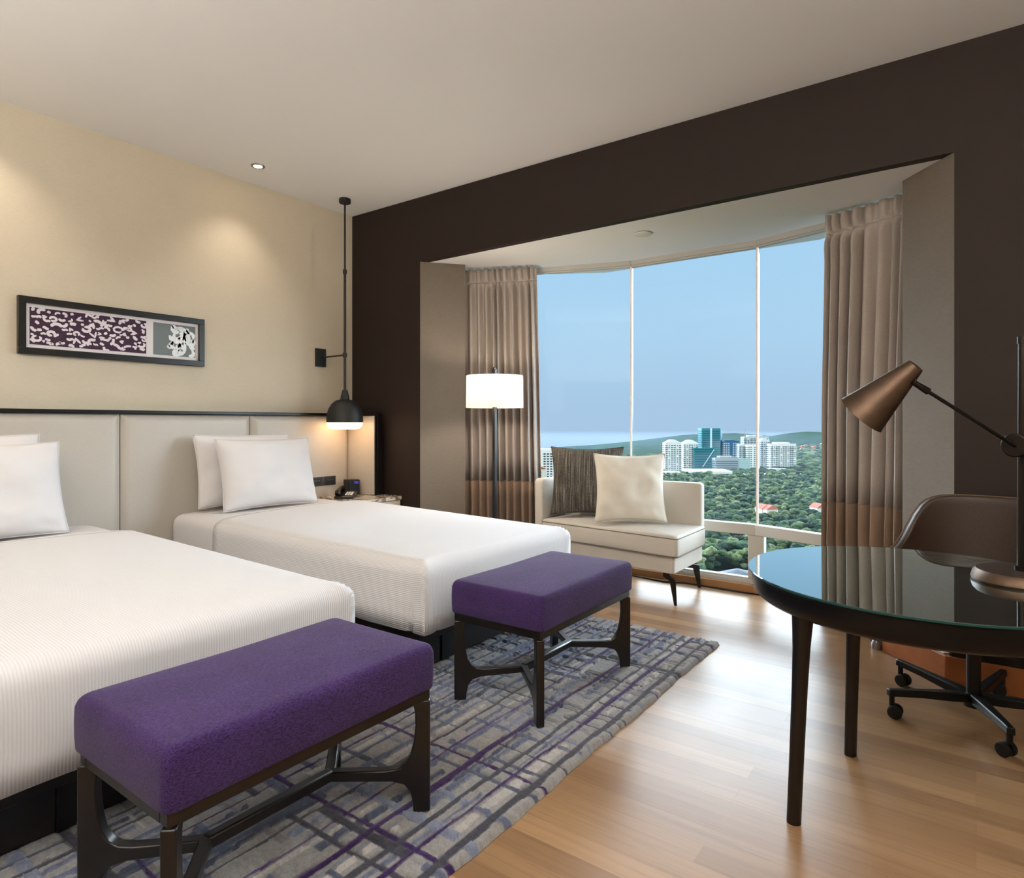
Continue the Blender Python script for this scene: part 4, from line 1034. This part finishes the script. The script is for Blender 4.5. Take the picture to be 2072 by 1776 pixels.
# rounded tree in front of the low white mall
tr = []; p, d = gp(1432, 978)
for _ in range(26):
    o_ = rs.randn(3); tr.append((p.x + o_[0] * 7, p.y + o_[1] * 7, GZ + 9 + o_[2] * 2.2, 5, 4.5, greens[rs.randint(5)] * rs.uniform(.9, 1.1)))
rt_ = thing('tree', 'broad green tree before the low white mall building', 'tree', (p.x, p.y, GZ)); o = blobs([(a - p.x, b_ - p.y, c - GZ, r_, h_, col) for a, b_, c, r_, h_, col in tr], 'crown', PR2, 6); o.parent = rt_
MB().cyl((0, 0, 0), (0, 0, 7), .8, .5, n=8).build('trunk', 'trunk_bark', rt_)

UNIT = {}
def parts(bl, name, mat, t, most=100):
    """each box one part (shared mesh, scaled); past the limit the rest are one part"""
    bl = [b_ for b_ in bl if b_[1][2] > 25] + [b_ for b_ in bl if b_[1][2] <= 25]
    for a, b_ in bl[:most]:
        if (name, mat) not in UNIT:
            o = MB().box((-.5, -.5, -.5), (.5, .5, .5)).build(name, mat, t, smooth=0); UNIT[(name, mat)] = o
        else:
            o = UNIT[(name, mat)].copy(); COL.objects.link(o); o.parent = t
        a = Vector(a); b_ = Vector(b_); o.location = (a + b_) / 2; o.scale = b_ - a
    if len(bl) > most:
        m = MB()
        for a, b_ in bl[most:]: m.box(a, b_)
        m.build(name, mat, t, smooth=0)['kind'] = 'stuff'
def tower(px0, px1, ytop, ybase, depth_m, mat, label, style, wmat='b_window', cols=8, flo=3.3, roof=None, name='building', dadj=0, yaw=0.0, group='towers beyond the jungle'):
    p, d = gp((px0 + px1) / 2, ybase); d += dadj; p = at((px0 + px1) / 2, HZ, d)
    w = (px1 - px0) * d / FPX; h = CAMH - (ytop - HZ) / FPX * d - GZ
    t = thing(name, label, 'building', (p.x, p.y, GZ), AX - PI / 2 + yaw, group=group)
    mb = MB().box((-w / 2, 0, 0), (w / 2, depth_m, h)); mb.build('walls', mat, t)
    nf = max(2, int(h / flo)); cw = w / cols; bl = []
    for side in (0, 1, 2):
        L = w if side == 0 else depth_m; nc = cols if side == 0 else max(2, int(depth_m / cw))
        c2 = L / nc
        for i in range(nf):
            z0 = i * flo + flo * .30; z1 = i * flo + flo * .82
            if z1 > h - 1: break
            def bx(a, b_, z0=z0, z1=z1, e_=.25):
                if side == 0: bl.append(((-w / 2 + a, -e_, z0), (-w / 2 + b_, -.01, z1)))
                elif side == 1: bl.append(((-w / 2 - e_, a, z0), (-w / 2 - .01, b_, z1)))
                else: bl.append(((w / 2 + .01, a, z0), (w / 2 + e_, b_, z1)))
            if style == 'grid':
                for c_ in range(nc):
                    if c_ % 4 == 3 and side == 0: continue
                    bx(c_ * c2 + c2 * .18, c_ * c2 + c2 * .82)
            elif style == 'bands': bx(L * .04, L * .96)
            elif style == 'mixed':
                for c_ in range(nc):
                    if c_ % 3 != 1: bx(c_ * c2 + c2 * .1, c_ * c2 + c2 * .9)
                    elif (i * 7 + c_ * 3) % 4: bx(c_ * c2 + c2 * .3, c_ * c2 + c2 * .7)
    parts(bl, 'window', wmat, t)
    if style in ('mixed', 'bands') and mat in ('b_white', 'b_lightgrey'):
        q = []
        for i in range(nf): q += [((-w / 2 - .8, -1.4, i * flo), (-w / 2 + w * .28, -.3, i * flo + .5)), ((w / 2 - w * .28, -1.4, i * flo), (w / 2 + .8, -.3, i * flo + .5))]
        parts(q, 'balcony', mat, t)
    if roof == 'gable':
        MB().slab([(-w / 2 - .6, -.5, h), (w / 2 + .6, -.5, h), (w * .12, -.5, h + w * .22), (-w * .12, -.5, h + w * .22)], (0, depth_m + 1, 0)).build('roof', 'b_white', t)
    elif roof == 'plant': MB().box((-w * .3, 1, h), (w * .25, depth_m - 1, h + 3)).box((-w / 2, 0, h), (w / 2, .6, h + 1.2)).build('roof_plant', mat, t)
    elif roof: MB().slab([(-w / 2 - 1, -1, h), (w / 2 + 1, -1, h), (0, -1, h + w * .22)], (0, depth_m + 2, 0)).build('roof', roof, t)
    return t, w, h
tower(1072, 1152, 913, 992, 16, 'b_white', 'white slab apartment block seen left of the brown throw pillow', 'grid', 'b_window_dark', cols=12, flo=3.0, roof='plant')
tower(1076, 1104, 948, 1000, 12, 'b_cream', 'small block with orange roof before the white slab at the curtain edge', 'grid', 'b_window', cols=4, roof='b_roof_red')
tower(1346, 1379, 897, 958, 18, 'b_white', 'white balconied tower, leftmost of the twin pair beside the cream pillow', 'mixed', cols=6, roof='gable')
tower(1383, 1413, 897, 956, 18, 'b_white', 'white balconied tower between its twin and the teal glass tower', 'mixed', cols=6, roof='gable')
t, w, h = tower(1420, 1458, 866, 950, 24, 'b_teal', 'tallest teal glass office tower with notched top', 'bands', 'b_teal_dark', cols=6, flo=4.0, dadj=20)
MB().box((-w * .06, -.6, 8), (w * .04, 0, h)).build('central_fin', 'b_line', t)
MB().slab([(w / 2, 0, 0), (w / 2 + 5, 6, 0), (w / 2 + 5, 6, h - 7), (w / 2, 0, h)], (-.6, 14, 0)).build('slanted_side', 'b_blue', t)
t, w, h = tower(1404, 1446, 906, 957, 14, 'b_teal', 'lower teal glass block with a pale diagonal line', 'bands', 'b_teal_dark', cols=5, flo=4.0)
MB().slab([(-w * .10, -.4, 10), (-w * .06, -.4, 10), (w * .5, -.4, h - 2), (w * .46, -.4, h - 2)], (0, -.3, 0)).build('diagonal_line', 'b_line', t)
tower(1463, 1496, 893, 952, 20, 'b_blue', 'dark blue office tower right of the tallest glass tower', 'grid', 'b_lightgrey', cols=7, roof='plant', dadj=40)
tower(1447, 1495, 927, 962, 16, 'b_grey', 'low wide grey office block before the blue tower', 'bands', 'b_window', cols=9, roof='plant')
tower(1495, 1518, 928, 960, 14, 'b_green_glass', 'low pale green glass block joined to the grey office', 'bands', 'b_lightgrey', cols=5)
tower(1505, 1556, 884, 950, 16, 'b_lightgrey', 'tall pale tower with open roof frame behind the white ones', 'mixed', cols=8, roof='plant', dadj=70)
tower(1512, 1538, 900, 957, 14, 'b_white', 'white gridded apartment tower at the thin window joint', 'grid', 'b_window', cols=8)
tower(1496, 1506, 899, 956, 12, 'b_lightgrey', 'narrow pale tower between the blue office and white towers', 'mixed', cols=3)
tower(1540, 1557, 891, 953, 16, 'b_lightgrey', 'narrow grey-white tower left of the wide white block', 'mixed', cols=4, roof='plant')
tower(1560, 1611, 899, 955, 18, 'b_white', 'wide white apartment block, rightmost of the cluster', 'mixed', cols=11, roof='plant')
tower(1558, 1590, 948, 960, 16, 'b_white', 'small white podium at the foot of the wide block', 'grid', cols=6)
tower(1395, 1482, 953, 975, 40, 'b_white', 'long low white mall building at the jungle edge', 'none', flo=6)
tower(1340, 1390, 960, 976, 30, 'b_lightgrey', 'low grey parking building beside the cream pillow', 'bands', 'b_window', cols=10, flo=4, roof='plant')
tower(1428, 1470, 950, 972, 20, 'b_lightgrey', 'low pale block standing behind the white mall', 'bands', cols=8, flo=5, dadj=60)
# tower crane
p = at(1499, HZ, 1180); cr = thing('tower_crane', 'thin pinkish tower crane rising over the blue office tower', 'crane', (p.x, p.y, GZ), AX - PI / 2)
hz0 = CAMH - (905 - HZ) / FPX * 1180 - GZ
MB().box((-.8, -.8, 0), (.8, .8, hz0)).build('mast', 'crane_red', cr); MB().tube([(-4, 0, hz0 - 4), (0, 0, hz0), (5, 0, hz0 + 15), (10, 0, hz0 + 38)], .55, 4).build('jib', 'crane_red', cr)
# row houses: one of each kind, then copies
def house(w, dp, h, wall, roof):
    t = thing('row_house', 'small pale row house at the far jungle edge', 'house', (0, 0, 0)); MB().box((-w / 2, 0, 0), (w / 2, dp, h)).build('walls', wall, t)
    MB().slab([(-w / 2 - .5, -.5, h), (w / 2 + .5, -.5, h), (0, -.5, h + w * .3)], (0, dp + 1, 0)).build('roof', roof, t); return t
pr_h = [house(7, 9, 5, 'b_white', 'b_cream'), house(9, 9, 4.5, 'b_cream', 'b_lightgrey'), house(8, 9, 6, 'b_white', 'b_roof_red')]
rs = np.random.RandomState(12); used = set()
for i in range(58):
    k = int(rs.choice([0, 0, 1, 1, 2])) if i > 2 else i
    px = 1486 + (i % 30) * 4.9 + rs.uniform(-1, 1); py = (969.5 if i < 30 else 973) + rs.uniform(-.8, .8) - (px - 1486) * .012
    p, d = gp(px, py); o = pr_h[k] if k not in used else copy_tree(pr_h[k]); used.add(k); o.location = (p.x, p.y, GZ); o.rotation_euler = (0, 0, AX - PI / 2 + rs.uniform(-.3, .3)); kd = ('cream', 'grey', 'reddish')[k]; sd = 'left of' if px < 1530 else 'just right of' if px < 1580 else 'far right of'
    o['group'] = 'row houses with %s roofs %s the window joint' % (kd, sd); o['label'] = 'pale row house, %s roof, far jungle edge, %s window joint' % (kd, sd)
for px, py, l in ((1553, 1058, 'orange roofed house among the trees right of the window joint'), (1563, 1060, 'orange roofed house in the trees, right of its neighbour'), (1664, 1056, 'orange roofed house in the trees by the right curtain')):
    p, d = gp(px, py + 10); t = thing('villa', l, 'house', (p.x, p.y, GZ), AX - PI / 2 + .3); MB().box((-5, 0, 0), (5, 8, 15)).build('walls', 'b_cream', t); MB().slab([(-5.6, -.6, 15), (5.6, -.6, 15), (1, -.6, 18), (-1, -.6, 18)], (0, 9, 0)).build('roof', 'b_roof_red', t)
rs = np.random.RandomState(2)
vil = house(14, 12, 8, 'b_white', 'b_roof_red'); vil.name = 'hillside_villa'
for i in range(16):
    o = vil if i == 0 else copy_tree(vil); px = rs.uniform(1614, 1690); d = rs.uniform(1500, 2200); p = at(px, HZ, d); o.location = (p.x, p.y, GZ + 2); o.rotation_euler = (0, 0, AX - PI / 2 + rs.uniform(-.6, .6)); o['label'] = 'white villa with reddish roof in the trees below the hills'; o['group'] = 'villas below the hills'; o['category'] = 'house'
# faceted grey roof close below the window
p, d = gp(1492, 1196); gr = thing('pavilion', 'large faceted grey roof low in the window behind the armchair leg', 'building', (p.x, p.y, GZ), AX - PI / 2)
zr = CAMH - (1178 - HZ) / FPX * d - GZ
R0 = [(22 * math.cos(a), 14 * math.sin(a), zr - 2) for a in np.linspace(0, 2 * PI, 13)[:-1]]; R1 = [(12 * math.cos(a), 7 * math.sin(a), zr + 4) for a in np.linspace(0, 2 * PI, 13)[:-1]]; R2 = [(1 * math.cos(a), 1 * math.sin(a), zr + 6.5) for a in np.linspace(0, 2 * PI, 13)[:-1]]
MB().rings([R0, R1, R2]).build('roof', 'b_roof_grey', gr, smooth=0)
MB().rings([[(x * .93, y * .93, 0) for x, y, z in R0], [(x * .93, y * .93, zr - 1.8) for x, y, z in R0]]).build('walls', 'b_white', gr, smooth=0)

# haze between the hotel and the hills
hz_m = bpy.data.materials.new('haze'); hz_m.use_nodes = True; t_ = hz_m.node_tree; t_.nodes.clear(); vo = t_.nodes.new('ShaderNodeVolumeScatter'); vo.inputs['Density'].default_value = 1.7e-4; vo.inputs['Color'].default_value = (.38, .54, .71, 1); vo.inputs['Anisotropy'].default_value = 0.0
oo = t_.nodes.new('ShaderNodeOutputMaterial'); t_.links.new(vo.outputs[0], oo.inputs['Volume']); MATS['haze'] = hz_m
HAZE = True
if HAZE:
    a_, b_ = at(940, HZ, 250), at(1860, HZ, 250); c_, d2 = at(1860, HZ, 3450), at(940, HZ, 3450)
    hz_o = MB().prism([(b_.x, b_.y), (c_.x, c_.y), (d2.x, d2.y), (a_.x, a_.y)], GZ - 3.5, -44).build('haze', 'haze', smooth=0)
    tag(hz_o, 'thin blue haze over the distant city and hills', 'haze', kind='stuff')

# ------------------------------------------------------------------ fill lights added out of view to brighten the room
light('fill_uplight', 'AREA', (-.5, -1.5, 2.2), 150, (1, .98, .96), rot=(PI, 0, 0), shape='RECTANGLE', size=2.0, size_y=1.0)
light('fill_uplight', 'AREA', (-1.25, 1.2, 1.9), 190, (1, .98, .96), rot=(PI, 0, 0), shape='RECTANGLE', size=.6, size_y=4.2)
# unseen shelves made up to sit under the fill lights
struct(MB().box((-1.69, -.95, 1.84), (-.93, 3.35, 1.885)), 'fill_shelf_left', 'white_plastic', bevel=.004)
struct(MB().box((-1.55, -2.29, 2.14), (.55, -.97, 2.185)), 'fill_shelf_back', 'white_plastic', bevel=.004)
